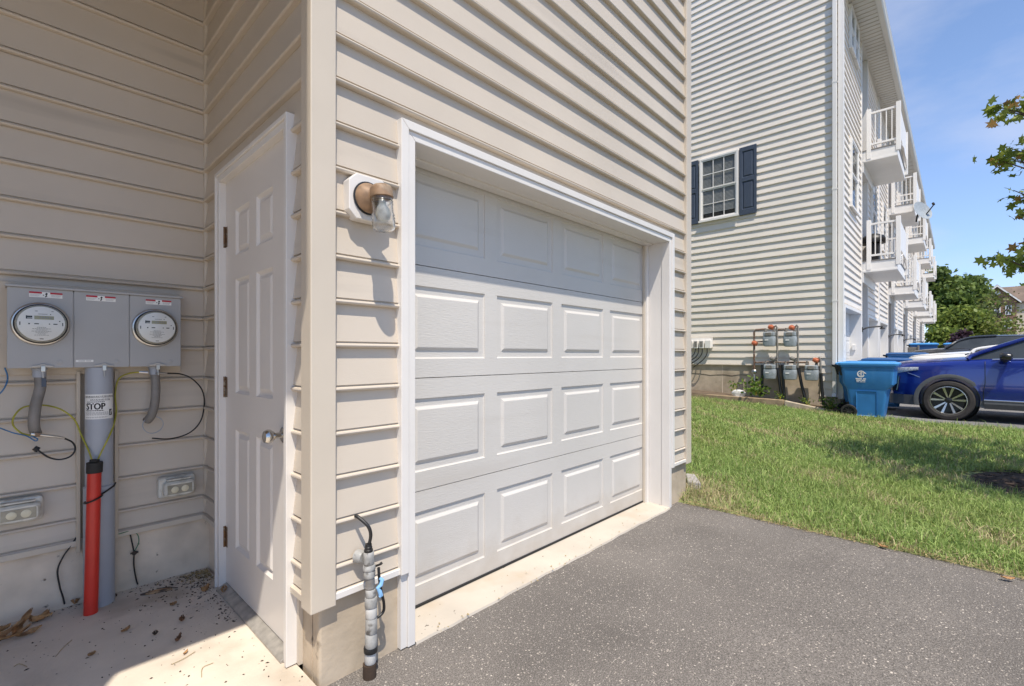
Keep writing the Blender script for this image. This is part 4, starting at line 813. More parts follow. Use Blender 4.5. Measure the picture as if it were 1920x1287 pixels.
def shutter(y1, lab=None):                              # hung on the -x wall, spans y1-.37 .. y1
    s_ = part('shutter', TR); y0 = y1 - .37; z0, z1 = 4.45, 6.02; x0, x1 = 11.650, 11.685
    f = MB()
    for a, b, c, d in ((y0, y0 + .06, z0, z1), (y1 - .06, y1, z0, z1), (y0 + .06, y1 - .06, z0, z0 + .13), (y0 + .06, y1 - .06, z1 - .10, z1), (y0 + .06, y1 - .06, 5.22, 5.32)): f.box(x0, x1, a, b, c, d)
    obj('frame', f, 'navy', s_, bevel=.004)
    for a, b in ((z0 + .13, 5.22), (5.32, z1 - .10)):
        me = mesh('raised_panel', rect_panel(.25, b - a, [(0, 0), (.012, .016), (.022, .016), (.04, .002)]), 'navy', fix=False); o = link('raised_panel', me, s_, (11.655 - OFF[TR.name][0], y1 - .06 - OFF[TR.name][1], a)); o.rotation_euler.z = R(-90)
shutter(3.70); shutter(5.03)
# facade of the first bay
sash_window(TR, (12.55, 1.69, 4.44), 0, .96, 1.5, 1, 1); sash_window(TR, (12.50, 1.69, 7.88), 0, .55, .95, 1, 1); sash_window(TR, (13.06, 1.69, 7.88), 0, .55, .95, 1, 1)
obj('corner_post', MB().prism([(14.23, 1.692), (14.30, 1.692), (14.30, 3.1), (14.26, 3.1), (14.26, 1.731), (14.23, 1.731)], 'z', .30, 8.85), 'white_far', TR)
def far_garage(x0, x1, yf, gz=0., detail=True):
    g_ = part('garage_door', TR); zt_ = 2.19 + gz; f = MB()
    f.box(x0 - .07, x0, yf - .03, yf + .26, gz, zt_ + .07).box(x1, x1 + .07, yf - .03, yf + .26, gz, zt_ + .07).box(x0, x1, yf - .03, yf + .26, zt_, zt_ + .07); obj('frame', f, 'white_far', g_, bevel=.004)
    for s in range(4):
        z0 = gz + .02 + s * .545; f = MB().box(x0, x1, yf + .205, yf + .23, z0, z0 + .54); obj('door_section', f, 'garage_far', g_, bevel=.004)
        if detail:
            n = 4; pw = (x1 - x0) / n
            for i in range(n):
                me = mesh('raised_panel', rect_panel(pw - .09, .34, [(0, 0), (.01, .012), (.035, .012), (.05, .0)]), 'garage_far', fix=False)
                link('raised_panel', me, g_, (x0 + pw * i + .045 - OFF[TR.name][0], yf + .2 - OFF[TR.name][1], z0 + .1))
far_garage(11.93, 14.14, 1.72)
ob = obj('keypad', MB().box(14.10, 14.139, 1.80, 1.87, 1.32, 1.45), 'white_far', TR, bevel=.004)
bays = [(15.25, 17.72), (17.80, 20.30), (21.25, 23.72), (23.80, 26.30), (27.25, 29.72), (29.80, 32.3), (33.25, 35.72), (35.8, 38.3), (39.25, 41.7), (41.8, 44.3)]
for i, (x0, x1) in enumerate(bays):
    b_ = part('bay', TR); sb = MB(); gz = 0.
    siding_mb(sb, '-y', YW, x0 + .04, x1 - .04, ZB + 12 * PITCH, 8.85)
    if i % 2 == 0: siding_mb(sb, '-x', x0 + .03, 1.75, 3.08, ZB, 8.85)
    o = obj('siding', sb, 'vinyl_far', b_, fix=False); o['kind'] = 'stuff'
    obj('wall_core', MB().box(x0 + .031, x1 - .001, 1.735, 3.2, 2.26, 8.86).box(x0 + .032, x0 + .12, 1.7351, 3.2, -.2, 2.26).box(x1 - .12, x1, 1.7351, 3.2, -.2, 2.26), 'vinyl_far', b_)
    for a in (x0, x1 - .08): obj('corner_post', MB().box(a, a + .08, 1.69, 1.75 if (a == x0) == (i % 2 == 1) else 1.81, .28, 8.85), 'white_far', b_)
    far_garage(x0 + .20, x1 - .20, 1.72, gz, i < 2)
    if i < 6: sash_window(TR, (x0 + .75, 1.69, 4.44), 0, .96, 1.5, 1, 1)
for i in range(5):
    x = 14.32 + 6 * i; sb = MB(); siding_mb(sb, '-y', 3.095, x, x + .93, ZB, 8.85); o = obj('recess_siding', sb, 'vinyl_far', TR, fix=False); o['kind'] = 'stuff'
    obj('downspout', MB().box(x + .80, x + .87, 1.60, 1.675, .1, 8.7) if i else MB().box(x + .03, x + .10, 1.80, 1.87, .1, 8.7), 'white_far', TR, bevel=.006)
    gl = part('gooseneck_lamp', TR)
    obj('arm', MB().tube(smooth_path([(x - .03, 1.69, 1.82), (x + .02, 1.58, 1.87), (x + .10, 1.42, 1.89), (x + .16, 1.32, 1.885)], 4), .018, 8), 'black', gl, True)
    obj('shade', MB().lathe([(.02, 0), (.05, -.03), (.055, -.05)], (x + .16, 1.32, 1.88), n=12), 'black', gl, 30); obj('wall_plate', MB().box(x - .08, x - .02, 1.675, 1.69, 1.76, 1.88), 'black', gl)
# eave, gutter, roof
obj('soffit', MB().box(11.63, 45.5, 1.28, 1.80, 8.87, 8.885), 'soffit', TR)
sl = MB(); x = 11.7
while x < 45: sl.box(x, x + .012, 1.30, 1.68, 8.862, 8.8695); x += .16 if x < 24 else .5
o = obj('soffit_groove', sl, 'beige_channel', TR); o['kind'] = 'stuff'
obj('gutter', MB().prism([(1.16, 8.90), (1.17, 8.84), (1.19, 8.80), (1.279, 8.80), (1.279, 8.94), (1.15, 8.945), (1.15, 8.93)], 'x', 11.61, 45.5), 'soffit', TR, bevel=.003)
obj('roof', MB().prism([(1.20, 8.946), (1.20, 8.99), (7, 11.75), (13.5, 8.7), (13.5, 8.66), (7, 11.55)], 'x', 11.60, 45.6), 'roof_grey', TR)
obj('rake_board', MB().prism([(1.25, 8.80), (1.25, 8.94), (7, 11.54), (12.8, 8.9), (12.8, 8.76), (7, 11.38)], 'x', 11.63, 11.668), 'white_far', TR)
# balconies, local: x along the wall, -y outward, z from the fascia foot
def balcony(parent, loc):
    b_ = part_at('balcony', parent, loc); Wd, Dp = 2.25, .66
    obj('deck', MB().box(0, Wd, -Dp, .02, 0, .235).box(-.004, Wd, -Dp - .006, .02, -.02, .03), 'white_far', b_, bevel=.004); obj('deck_boards', MB().box(-.012, Wd + .01, -Dp - .015, .02, .236, .262), 'flex_grey', b_)
    for x, y in ((.0, -.12), (.0, -Dp - .02), (Wd - .09, -Dp - .02), (Wd - .09, -.12)): obj('post', MB().box(x - .015, x + .075, y - .045, y + .045, .03 if y > -.3 else .10, 1.24), 'white_far', b_, bevel=.006)
    for z in (.36, 1.12): obj('rail', MB().box(.012, .052, -Dp + .026, -.166, z, z + .045), 'white_far', b_); obj('rail', MB().box(Wd - .07, Wd - .03, -Dp + .026, -.166, z, z + .045), 'white_far', b_)
    for i in range(4): y = -Dp + .07 + i * .105 + .03; obj('baluster', MB().box(.022, .042, y - .010, y + .010, .405, 1.12), 'white_far', b_)
    for i in range(4): y = -Dp + .07 + i * .105 + .03; obj('baluster', MB().box(Wd - .06, Wd - .04, y - .010, y + .010, .405, 1.12), 'white_far', b_)
    obj('front_panel', MB().box(.076, Wd - .106, -Dp - .035, -Dp - .015, .52, 1.2), 'white_far', b_)
    obj('front_brace', MB().prism([(.10, .30), (.18, .30), (1.12, .50), (1.04, .50)], 'y', -Dp - .05, -Dp - .030).prism([(2.15, .30), (2.07, .30), (1.14, .50), (1.22, .50)], 'y', -Dp - .05, -Dp - .030), 'white_far', b_)
    obj('beam', MB().box(.0, Wd, -.02, .20, -.26, -.021), 'white_far', b_); return b_
b0 = balcony(TR, (14.34, 1.69, 3.24))
for i in range(5):
    for z in (3.24, 5.94):
        if i == 0 and z < 4: continue
        c = copy_tree(b0, TR); c.location = (14.34 + 6 * i - OFF[TR.name][0], 1.69 - OFF[TR.name][1], z)
gr = thing('charcoal_grill', 'black covered grill standing on the nearest lower balcony', 'grill', (15.0, 1.55, 3.5))
obj('lid', MB().lathe([(.26, .52), (.27, .60), (.22, .70), (.10, .76), (0, .77)], (15.0, 1.55, 3.5), n=20), 'black', gr, True); obj('stand', MB().box(14.82, 15.18, 1.42, 1.68, 3.503, 4.0), 'black', gr, bevel=.02)
sdh = thing('satellite_dish', 'grey satellite dish on its arm above the balconies, against the sky', 'satellite dish', (19.6, 1.0, 5.9))
pc = PD(1727, 397, 15.4); ax_ = Vector((-.55, -.75, .35)).normalized()
obj('reflector', MB().lathe([(0, .0), (.12, .008), (.24, .03), (.33, .06), (.335, .065), (.33, .068), (.24, .04), (0, .012)], pc, ax_, 28, cap=False), 'gas_grey', sdh, 40)
tip = PD(1751, 384, 15.2); obj('feed_arm', MB().tube([PD(1732, 408, 15.4), tip], .018, 8), 'dark_metal', sdh); obj('receiver', MB().tube([tip, tip + Vector((-.08, .02, .03))], .035, 10), 'dark_metal', sdh)
obj('mount', MB().tube([pc, pc + Vector((.06, .10, -.10)), pc + Vector((.08, .12, -.30))], .025, 8), 'dark_metal', sdh)

# ================================================================ GAS METERS AND THE SIDE WALL FOOT
GX = 11.50
def gas_meter(c, row, lab):
    p = PX(c, row, GX); t = thing('gas_meter', lab, 'gas meter', (p.x, p.y, p.z - .16), 'gas meters on the side wall'); rings = []
    for z, hy, hx in ((-.165, .085, .07), (-.15, .115, .09), (-.06, .130, .10), (.03, .130, .10), (.055, .120, .095)):
        rings.append([(p.x + hx * (abs(math.cos(q)) ** .5) * math.copysign(1, math.cos(q)), p.y + hy * (abs(math.sin(q)) ** .5) * math.copysign(1, math.sin(q)), p.z + z) for q in np.linspace(0, 2 * math.pi, 24, endpoint=False)])
    obj('body', MB().loft(rings), 'gas_grey', t, 35)
    obj('top_case', MB().box(p.x - .085, p.x + .085, p.y - .115, p.y + .115, p.z + .0555, p.z + .155), 'gas_grey', t, bevel=.02); obj('index_plate', MB().box(p.x - .105, p.x - .0855, p.y - .06, p.y + .06, p.z + .07, p.z + .14), 'pipe_grey', t, bevel=.006)
    obj('badge', MB().box(p.x - .106, p.x - .1025, p.y + .0, p.y + .07, p.z - .035, p.z - .010), 'paper', t)
    for s in (-1, 1): obj('connector', MB().lathe([(.03, .155), (.03, .19), (.022, .195), (.022, .24)], (p.x, p.y + s * .085, p.z), n=12), 'pipe_grey', t, 30)
    return p
gm = [gas_meter(c, r_, l_) for c, r_, l_ in ((1443, 636, 'upper left grey gas meter on the side wall'), (1482, 636, 'upper right grey gas meter on the side wall'), (1444, 697, 'lower left grey gas meter on the side wall'), (1482, 698, 'lower middle grey gas meter on the side wall'), (1522, 699, 'lower right grey gas meter nearest the blue bins'))]
gp = thing('gas_pipes', 'rusty branching gas pipes feeding the five meters on the side wall', 'pipes', tuple(PX(1470, 750, GX)))
def gt(pts, r_=.022, m='rust_pipe', nm='pipe', X=GX): obj(nm, MB().tube([PX(c, rw, X) if len(q) == 0 else PX(c, rw, q[0]) for c, rw, *q in pts], r_, 8), m, gp, 40)
gt([(1414, 695), (1414, 622), (1417, 619), (1432, 618), (1435, 621), (1436, 628)]); gt([(1415, 641), (1432, 641)], .016)
gt([(1450, 624), (1451, 614), (1455, 611), (1457, 614), (1457.5, 690)], .020, 'pipe_grey'); gt([(1459, 619), (1470, 618), (1474, 621), (1475, 628)]); gt([(1489, 624), (1491, 613), (1494, 610), (1496, 613), (1496, 690)], .020, 'pipe_grey')
gt([(1414, 680), (1436, 680), (1436, 690)], .02); gt([(1437, 679), (1475, 680), (1476, 690)], .02); gt([(1476, 680), (1516, 680), (1516, 690)], .02)
gt([(1529, 690), (1532, 672), (1536, 670), (1538, 674), (1539, 700)], .020, 'pipe_grey'); gt([(1450, 690), (1453, 676), (1457, 675)], .02, 'pipe_grey'); gt([(1489, 690), (1492, 676), (1496, 675)], .02, 'pipe_grey')
for pts in ([(1429, 684), (1429, 720), (1428, 743)], [(1458, 690), (1462, 720), (1466, 752)], [(1467, 684), (1469, 720), (1471, 752)], [(1497, 690), (1503, 722), (1512, 757)], [(1539, 700), (1541, 730), (1544, 760)]): gt(pts, .030, 'black', 'sleeve')
gt([(1414, 696), (1415, 732)], .014, 'steel', 'sleeve')
for c, r_ in ((1446, 614), (1485, 615), (1530, 676), (1415, 644)): p = PX(c, r_, GX - .03); obj('valve', MB().lathe([(.045, -.05), (.05, 0), (.045, .05)], p, (.3, 1, .4), 10).lathe([(.055, 0), (.055, .03)], p, (-1, 0, .3), 10), 'orange_valve', gp, 30)
for c, r_ in ((1449, 673), (1487, 673)): p = PX(c, r_, GX - .03); obj('valve', MB().lathe([(.04, -.05), (.045, 0), (.04, .05)], p, (.3, 1, .4), 10), 'pipe_grey', gp, 30)
p = PX(1414, 697, GX - .02); obj('regulator', MB().lathe([(.03, -.05), (.055, -.02), (.055, .02), (.03, .05)], p, (-1, .2, .2), 14), 'steel', gp, 35)
ub = thing('utility_boxes', 'row of small white utility boxes with dangling black cables on the side wall', 'utility boxes', tuple(PX(1305, 655, 11.6)))
a, b = PX(1336, 634, 11.66), PX(1284, 634, 11.66); zt_, zb_ = PX(1320, 634, 11.66).z, PX(1320, 652, 11.66).z
obj('back_board', MB().box(11.655, 11.685, a.y, b.y, zb_, zt_), 'white_far', ub, bevel=.004)
for c0, c1, m_ in ((1284, 1299, 'white_far'), (1301, 1309, 'white_far'), (1311, 1320, 'white_far'), (1322, 1333, 'white_far')):
    y0, y1 = PX(c1, 640, 11.6).y, PX(c0, 640, 11.6).y; bx = obj('box', MB().box(11.57, 11.654, y0, y1, zb_ - .02, zt_ - .06), m_, ub, bevel=.008)
    if c0 < 1320: obj('box_opening', MB().box(11.566, 11.5695, y0 + .02, y1 - .02, zb_ + .01, zt_ - .085), 'pipe_grey', bx)
for i, (c, r0) in enumerate(((1297, 653), (1304, 652), (1310, 652), (1317, 651), (1326, 651))):
    obj('cable', MB().tube(smooth_path([PX(c, r0, 11.6), PX(c - 1, r0 + 6 + i * 2, 11.56), PX(c - 6 - i, r0 + 14 + i * 3, 11.55), PX(c - 26, r0 + 22 + i * 4, 11.6)], 6), .012, 6), 'black', ub, True)
def timber(a, b, h, wd, m, nm, lab):
    a, b = Vector(a), Vector(b); d_ = (b - a).normalized(); nv = Vector((-d_.y, d_.x, 0)).normalized() * wd / 2
    rings = [[p + nv - Vector((0, 0, .20)), p - nv - Vector((0, 0, .20)), p - nv + Vector((0, 0, h)), p + nv + Vector((0, 0, h))] for p in (a, b)]
    tag(obj(nm, MB().loft(rings), m, None, bevel=.012), lab, 'timber')
q = PX(1470, 752, 11.2); timber(PX(1285, 738, 11.2), q, .02, .12, 'timber', 'landscape_timber', 'long brown landscape timber sloping along the foot of the side wall')
timber(PX(1472, 752, 11.18), PX(1545, 768, 11.12), .01, .10, 'timber_pale', 'landscape_timber', 'short bleached landscape timber ending at the blue recycling bin')
mb = MB()
for i in range(10):
    y = 1.72 + i * .5; mb.v += [(11.14, y, float(lawn_z(11.1, y)) + .02 + .03 * min(2.6, max(0, y - 1.7))), (11.72, y, float(lawn_z(11.1, y)) + .05 + .03 * min(2.6, max(0, y - 1.7)))]
mb.f = [(2 * i, 2 * i + 1, 2 * i + 3, 2 * i + 2) for i in range(9)]; struct('planting_strip', mb, 'soil', 'bare soil strip behind the landscape timber')
rock('white_stone', 'large white stone behind the timber at the foot of the side wall', tuple(PX(1386, 741, 11.35) - Vector((0, 0, .03))), (.14, .12, .09), 'white_rock', 8)
def leaf_cloud(name, pts, size, cols, parent=None, lobed=False, m='leaf', up=.3):
    n = len(pts); a = RNG.normal(0, 1, (n, 3)); a[:, 2] += up; a /= np.linalg.norm(a, axis=1)[:, None]; r_ = RNG.normal(0, 1, (n, 3)); u = np.cross(a, r_); u /= np.linalg.norm(u, axis=1)[:, None] + 1e-9; v = np.cross(a, u)
    if lobed: shp = np.array([(0, -.55), (.18, -.25), (.5, -.3), (.3, .0), (.55, .25), (.2, .2), (0, .6), (-.2, .2), (-.55, .25), (-.3, .0), (-.5, -.3), (-.18, -.25)])
    else: shp = np.array([(0, -.5), (.32, -.1), (.22, .3), (0, .55), (-.25, .25), (-.3, -.1)])
    k = len(shp); s = (size * RNG.uniform(.65, 1.3, n))[:, None, None]; bend = -.25 * (shp[:, 0] ** 2 + shp[:, 1] ** 2)
    V = pts[:, None, :] + s * (shp[None, :, :1] * u[:, None, :] + shp[None, :, 1:] * v[:, None, :] + bend[None, :, None] * a[:, None, :])
    me = bpy.data.meshes.new(name); me.vertices.add(n * k); me.vertices.foreach_set('co', V.astype(np.float32).ravel()); me.loops.add(n * k); me.loops.foreach_set('vertex_index', np.arange(n * k, dtype=np.int32))
    me.polygons.add(n); me.polygons.foreach_set('loop_start', (np.arange(n) * k).astype(np.int32)); ca = me.color_attributes.new('Col', 'FLOAT_COLOR', 'POINT')
    C = np.ones((n, k, 4), np.float32); C[:, :, :3] = cols[:, None, :]; ca.data.foreach_set('color', C.ravel()); me.update(calc_edges=True); me.materials.append(MAT[m]); return link(name, me, parent)
def mixcol(n, c1, c2, rare=None, pr=0.):
    t = RNG.random(n)[:, None]; c = np.array(c1) + (np.array(c2) - np.array(c1)) * t
    if rare is not None: c = np.where(RNG.random(n)[:, None] < pr, np.array(rare), c)
    return c
def weed(c, row, h, n, lab, X=11.35):
    p = PX(c, row, X); t = thing('weed', lab, 'weed', tuple(p)); mb = MB()
    for i in range(6): a = i * 1.05; mb.tube([p, p + Vector((math.cos(a) * h * .3, math.sin(a) * h * .3, h * (.6 + .4 * math.sin(i * 2.1)))) ], .005, 5)
    obj('stem', mb, 'yellow_wire', t); q = RNG.normal(0, 1, (n, 3)) * np.array([h * .35, h * .35, h * .30]) + np.array([0, 0, h * .5]); q[:, 2] = np.abs(q[:, 2]); leaf_cloud('foliage', q, h * .22, mixcol(n, (.06, .12, .02), (.20, .30, .05)), t)
weed(1417, 742, .38, 130, 'leafy bright green weed at the foot of the gas riser'); weed(1378, 735, .22, 45, 'small weed beside the white stone'); weed(1462, 753, .18, 60, 'low weed between the lower gas meter sleeves'); weed(1512, 762, .18, 80, 'low weed below the lower right gas meter'); weed(1556, 769, .24, 110, 'dark weed against the wall beside the blue bin')

# ================================================================ BINS
def rrect(x, y0, y1, z, ch, n=5):                        # rounded rectangle ring
    pts = []
    for cx, cy_, a0 in ((x - ch, y1 - ch, 0), (-x + ch, y1 - ch, 90), (-x + ch, y0 + ch, 180), (x - ch, y0 + ch, 270)):
        for k in range(n): a = R(a0 + 90 * k / (n - 1)); pts.append((cx + ch * math.cos(a), cy_ + ch * math.sin(a), z))
    return pts
def make_bin(lab, loc, rz, body='bin_blue', lid='bin_lid', emblem=True, group='blue recycling bins'):
    t = thing('recycling_bin', lab, 'bin', (0, 0, 0), group)
    obj('body', MB().loft([rrect(.255, -.265, .20, .0, .05), rrect(.26, -.27, .215, .02, .05), rrect(.305, -.335, .275, .53, .05), rrect(.308, -.34, .28, .56, .05), rrect(.335, -.42, .33, .65, .05), rrect(.345, -.44, .345, .955, .05), rrect(.362, -.46, .365, .96, .05), rrect(.362, -.46, .365, .995, .05)]), body, t, 25)
    for s in (-1, 1):
        me = mesh('side_panel', rect_panel(.30, .46, [(0, 0), (.010, .010), (.018, .010)]), body, fix=False); o = link('side_panel', me, t, (s * .2885, .12 if s < 0 else -.18, .06)); o.rotation_euler = (R(5 * 1), 0, R(-90 if s < 0 else 90))
    obj('lid', MB().loft([rrect(.372, -.485, .40, .996, .05), rrect(.375, -.49, .40, 1.03, .05), rrect(.36, -.475, .385, 1.045, .05), rrect(.30, -.42, .33, 1.06, .05), rrect(.15, -.25, .2, 1.066, .05)]), lid, t, 25)
    for x in (-.12, .12): obj('lid_ridge', MB().box(x - .012, x + .012, -.42, .30, 1.05, 1.072), lid, t, bevel=.006)
    hd = MB().tube([(-.30, .38, .98), (-.30, .45, .99), (.30, .45, .99), (.30, .38, .98)], .016, 8); obj('handle', hd, body, t, 40)
    for s in (-1, 1): obj('handle_bracket', MB().prism([(.34, .80), (.37, .80), (.405, .95), (.46, .97), (.46, 1.01), (.366, .995)], 'x', s * .30 - .012, s * .30 + .012), 'black', t)
    for s in (-1, 1):
        wh = part('wheel', t); c = (s * .30, .235, .128); ax_ = (s, 0, 0)
        obj('tyre', MB().lathe([(.090, -.03), (.120, -.032), (.128, -.02), (.128, .02), (.120, .032), (.090, .03)], c, ax_, 28, cap=False), 'rubber', wh, 30)
        rm = MB().lathe([(.0, .02), (.03, .022), (.03, -.01)], c, ax_, 16)
        for k in range(8): a = k * math.pi / 4; v_ = Vector((0, math.cos(a), math.sin(a))); rm.tube([Vector(c) + v_ * .025 + Vector((s * .018, 0, 0)), Vector(c) + v_ * .093 + Vector((s * .018, 0, 0))], .007, 5)
        rm.lathe([(.088, .012), (.093, .03), (.09, .03)], c, ax_, 28, cap=False); obj('rim', rm, 'rubber', wh); obj('hub_back', MB().lathe([(.088, -.02), (.088, -.015)], c, ax_, 24), 'black', wh)
    obj('wheel_well', MB().prism([(.10, .0), (.10, .16), (.16, .27), (.27, .30), (.275, .0)], 'x', -.262, .262), 'black', t)
    if emblem:
        em = MB(); X0 = -.3455; cy_, cz_ = .045, .835
        def ring(y, z, r0, r1, a0=0, a1=360, n=20):
            for k in range(n):
                a, b = R(a0 + (a1 - a0) * k / n), R(a0 + (a1 - a0) * (k + 1) / n); em.add([(X0, y - r1 * .95 * math.cos(a), z + r1 * math.sin(a)), (X0, y - r1 * .95 * math.cos(b), z + r1 * math.sin(b)), (X0, y - r0 * .95 * math.cos(b), z + r0 * math.sin(b)), (X0, y - r0 * .95 * math.cos(a), z + r0 * math.sin(a))], [(0, 1, 2, 3)])
        ring(cy_, cz_, .048, .062, 25, 335); ring(cy_ + .012, cz_ - .012, .020, .028, 60, 250); ring(cy_ - .014, cz_ - .004, .022, .030, -80, 120)
        em.prism([(cy_ - .052, cz_ + .036), (cy_ - .082, cz_ + .004), (cy_ - .045, cz_ + .012)], 'x', X0, X0 + .001); em.prism([(cy_ + .006, cz_ - .045), (cy_ + .006, cz_ + .055), (cy_ - .008, cz_ + .055), (cy_ - .008, cz_ - .045)], 'x', X0, X0 + .001)
        obj('emblem', em, 'white_far', t, fix=False)
        tx = MB()
        for z, h, ws in ((.735, .021, [(.125, .03), (.012, -.03)]), (.708, .019, [(.115, .045), (.035, -.02)]), (.684, .012, [(.11, .07), (.06, .02), (.01, -.02)])):
            for a, b in ws:
                y = a
                while y > b: l_ = min(.010, y - b); tx.box(X0, X0 + .003, y - l_ * .82, y, z, z + h); y -= .0115
        obj('lettering', tx, 'white_far', t)
    t.location = loc; t.rotation_euler.z = R(rz); return t
make_bin('bright blue wheeled recycling bin with white emblem at the edge of the lawn', (11.12, 1.25, .015), 0)
make_bin('blue bin half hidden directly behind the bin with white emblem', (11.88, 1.42, .0), 0, emblem=False)
make_bin('dark-lidded blue bin behind the front bin, before the nearest garage', (13.45, 1.20, .07), 4, lid='bin_navy', emblem=False)
make_bin('blue bin just above the hood of the blue car', (16.9, 1.04, .20), 0, lid='bin_navy', emblem=False)
make_bin('left one of two distant blue bins over the white car hood', (24.6, 1.0, .60), 0, body='bin_navy', emblem=False)
make_bin('right one of two distant blue bins over the white car hood', (24.9, .0, .60), 0, body='bin_navy', emblem=False)
tag(obj('fence_panel', MB().box(21.2, 21.26, .99, 1.25, .3, 1.47).box(21.18, 21.28, .94, .99, .3, 1.52), 'pipe_grey', None, bevel=.01), 'small grey wooden screen panel beside the far garages', 'screen')

# ================================================================ CARS (nose towards +y)
def cut(o, cutters):
    for c in cutters:
        md = o.modifiers.new('cut', 'BOOLEAN'); md.operation = 'DIFFERENCE'; md.object = c; md.solver = 'EXACT'
    dg = bpy.context.evaluated_depsgraph_get(); me = bpy.data.meshes.new_from_object(o.evaluated_get(dg)); o.modifiers.clear(); o.data = me
    me.shade_smooth(); me.set_sharp_from_angle(angle=R(32))
    for c in cutters: bpy.data.objects.remove(c)
def make_car(name, lab, loc, paint, Lc=5.0, Wh=.975, hood=1.0, roof=1.76, wb=2.9, s_f=.88, wr=.365, base=1.16, roof_s=2.45, rear_s=4.5, detail=True):
    t = thing(name, lab, 'car', (0, 0, 0)); I = np.interp; k = Wh / .975; hk = hood
    def wid_(s): return k * I(s, [0, .03, .08, .18, .35, .6, 1.0, 3.8, 4.6, 4.9, 5.0], [.60, .70, .78, .865, .93, .965, .975, .97, .93, .86, .78])
    def zsh(s): return hk * I(s, [0, .03, .10, .25, .6, 1.2, 1.6, 4.8, 5.0], [.93, .975, 1.01, 1.03, 1.055, 1.10, 1.13, 1.15, 1.0])
    def ztop(s): return hk * I(s, [0, .03, .10, .25, .6, 1.2, 1.45, 1.7, 4.8, 5.0], [.955, 1.02, 1.06, 1.09, 1.13, 1.18, 1.19, 1.17, 1.18, 1.02])
    def zbot(s): return I(s, [0, .1, .35, .6, 4.3, 5.0], [.34, .27, .24, .25, .26, .45])
    rings = []; ss = [0, .02, .05, .09, .14, .2, .28, .38, .5, .65, .8, 1.0, 1.2, 1.4, 1.6, 2.2, 3.0, 3.8, 4.3, 4.6, 4.8, 4.93, 5.0]
    for s in ss:
        w_, a, b, c = wid_(s), zbot(s), zsh(s), ztop(s); nose = 1 - .25 * math.exp(-s / .08)
        half = [(0, a), (w_ * .86, a), (w_ * .955, a + .05), (w_ * .985, a + .14), (w_ * 1.0, .56), (w_ * .995, .70), (w_ * .985, b - .16), (w_ * .975, b - .07), (w_ * .95, b - .02), (w_ * .90, b + .012), (w_ * .78, b + (c - b) * .55), (w_ * .70, b + (c - b) * .82), (w_ * .45, b + (c - b) * .95), (0, c)]
        y = -s * Lc / 5; rings.append([(-x, y, z) for x, z in half] + [(x, y, z) for x, z in half[-2:0:-1]])
    bd = obj('body', MB().loft(rings), paint, t); yf, yr = -s_f, -s_f - wb; cs = []
    for y in (yf, yr):
        for s in (-1, 1):
            c = link('cutter', mesh('cutter', MB().lathe([(wr + .065, 0), (wr + .065, .42)], (s * (Wh + .06), y, wr + .005), (-s, 0, 0), 40), 'black')); cs.append(c)
    cut(bd, cs)
    for s in (-1, 1):
        for y in (yf, yr):
            obj('wheel_arch', MB().lathe([(wr + .064, 0), (wr + .064, .36), (.05, .36)], (s * (Wh - .02), y, wr + .005), (-s, 0, 0), 32, cap=False), 'black', t)
            cl = MB(); rgs = []                          # dark cladding round the arch
            for a in np.linspace(R(-14), R(194), 30):
                xo = s * (float(wid_((-y - math.cos(a) * -(wr + .1)) * 5 / Lc)) + .012); ca, sa = math.cos(a), math.sin(a)
                rgs.append([(xo - s * .05, y + ca * (wr + .055), wr + .005 + sa * (wr + .055)), (xo + s * .004, y + ca * (wr + .055), wr + .005 + sa * (wr + .055)), (xo + s * .008, y + ca * (wr + .09), wr + .005 + sa * (wr + .085)), (xo, y + ca * (wr + .125), wr + .005 + sa * (wr + .115)), (xo - s * .05, y + ca * (wr + .125), wr + .005 + sa * (wr + .115))])
            if detail: obj('arch_cladding', MB().loft(rgs), 'cladding', t, 30)
            wh = part('wheel', t); c = Vector((s * (Wh - .115), y, wr)); ax_ = Vector((s, 0, 0)); R0 = wr * .70
            obj('tyre', MB().lathe([(R0, -.11), (wr * .93, -.125), (wr * .985, -.10), (wr, -.07), (wr, .07), (wr * .985, .10), (wr * .94, .122), (wr * .80, .128), (R0 + .004, .115), (R0, .10)], c, ax_, 48, cap=False), 'tyre', wh, 25)
            obj('rim', MB().lathe([(R0 + .002, .112), (R0 - .010, .116), (R0 - .016, .10), (R0 - .03, .02), (.03, .01)], c, ax_, 48, cap=False), 'rim_black', wh, 30)
            obj('rim_lip', MB().lathe([(R0 + .003, .108), (R0 + .002, .118), (R0 - .008, .119), (R0 - .011, .11)], c, ax_, 48, cap=False), 'rim_silver', wh, 30)
            if detail:
                for q in range(5):
                    for d_ in (-.19, .19):
                        a = 2 * math.pi * q / 5 + math.pi / 10 + d_; a2 = 2 * math.pi * q / 5 + math.pi / 10 + d_ * 1.45; e = lambda an, r_, x_: tuple(c + Vector((s * x_, r_ * math.cos(an), r_ * math.sin(an))))
                        w1, w2 = .20, .062
                        obj('spoke', MB().add([e(a - w1, .052, .075), e(a + w1, .052, .075), e(a2 + w2 * 1.3, R0 - .012, .105), e(a2 - w2 * 1.3, R0 - .012, .105), e(a - w1, .052, .05), e(a + w1, .052, .05), e(a2 + w2 * 1.3, R0 - .012, .07), e(a2 - w2 * 1.3, R0 - .012, .07)], [(0, 1, 2, 3), (4, 7, 6, 5), (0, 4, 5, 1), (1, 5, 6, 2), (2, 6, 7, 3), (3, 7, 4, 0)]), 'rim_silver', wh)
                obj('hub_cap', MB().lathe([(.056, .07), (.052, .084), (.030, .088), (0, .089)], c, ax_, 20), 'rim_black', wh, 30)
    # cabin
    cab = []; sb = [base, base + .12, roof_s - .3, roof_s, roof_s + .5, 3.6, rear_s, 4.9]
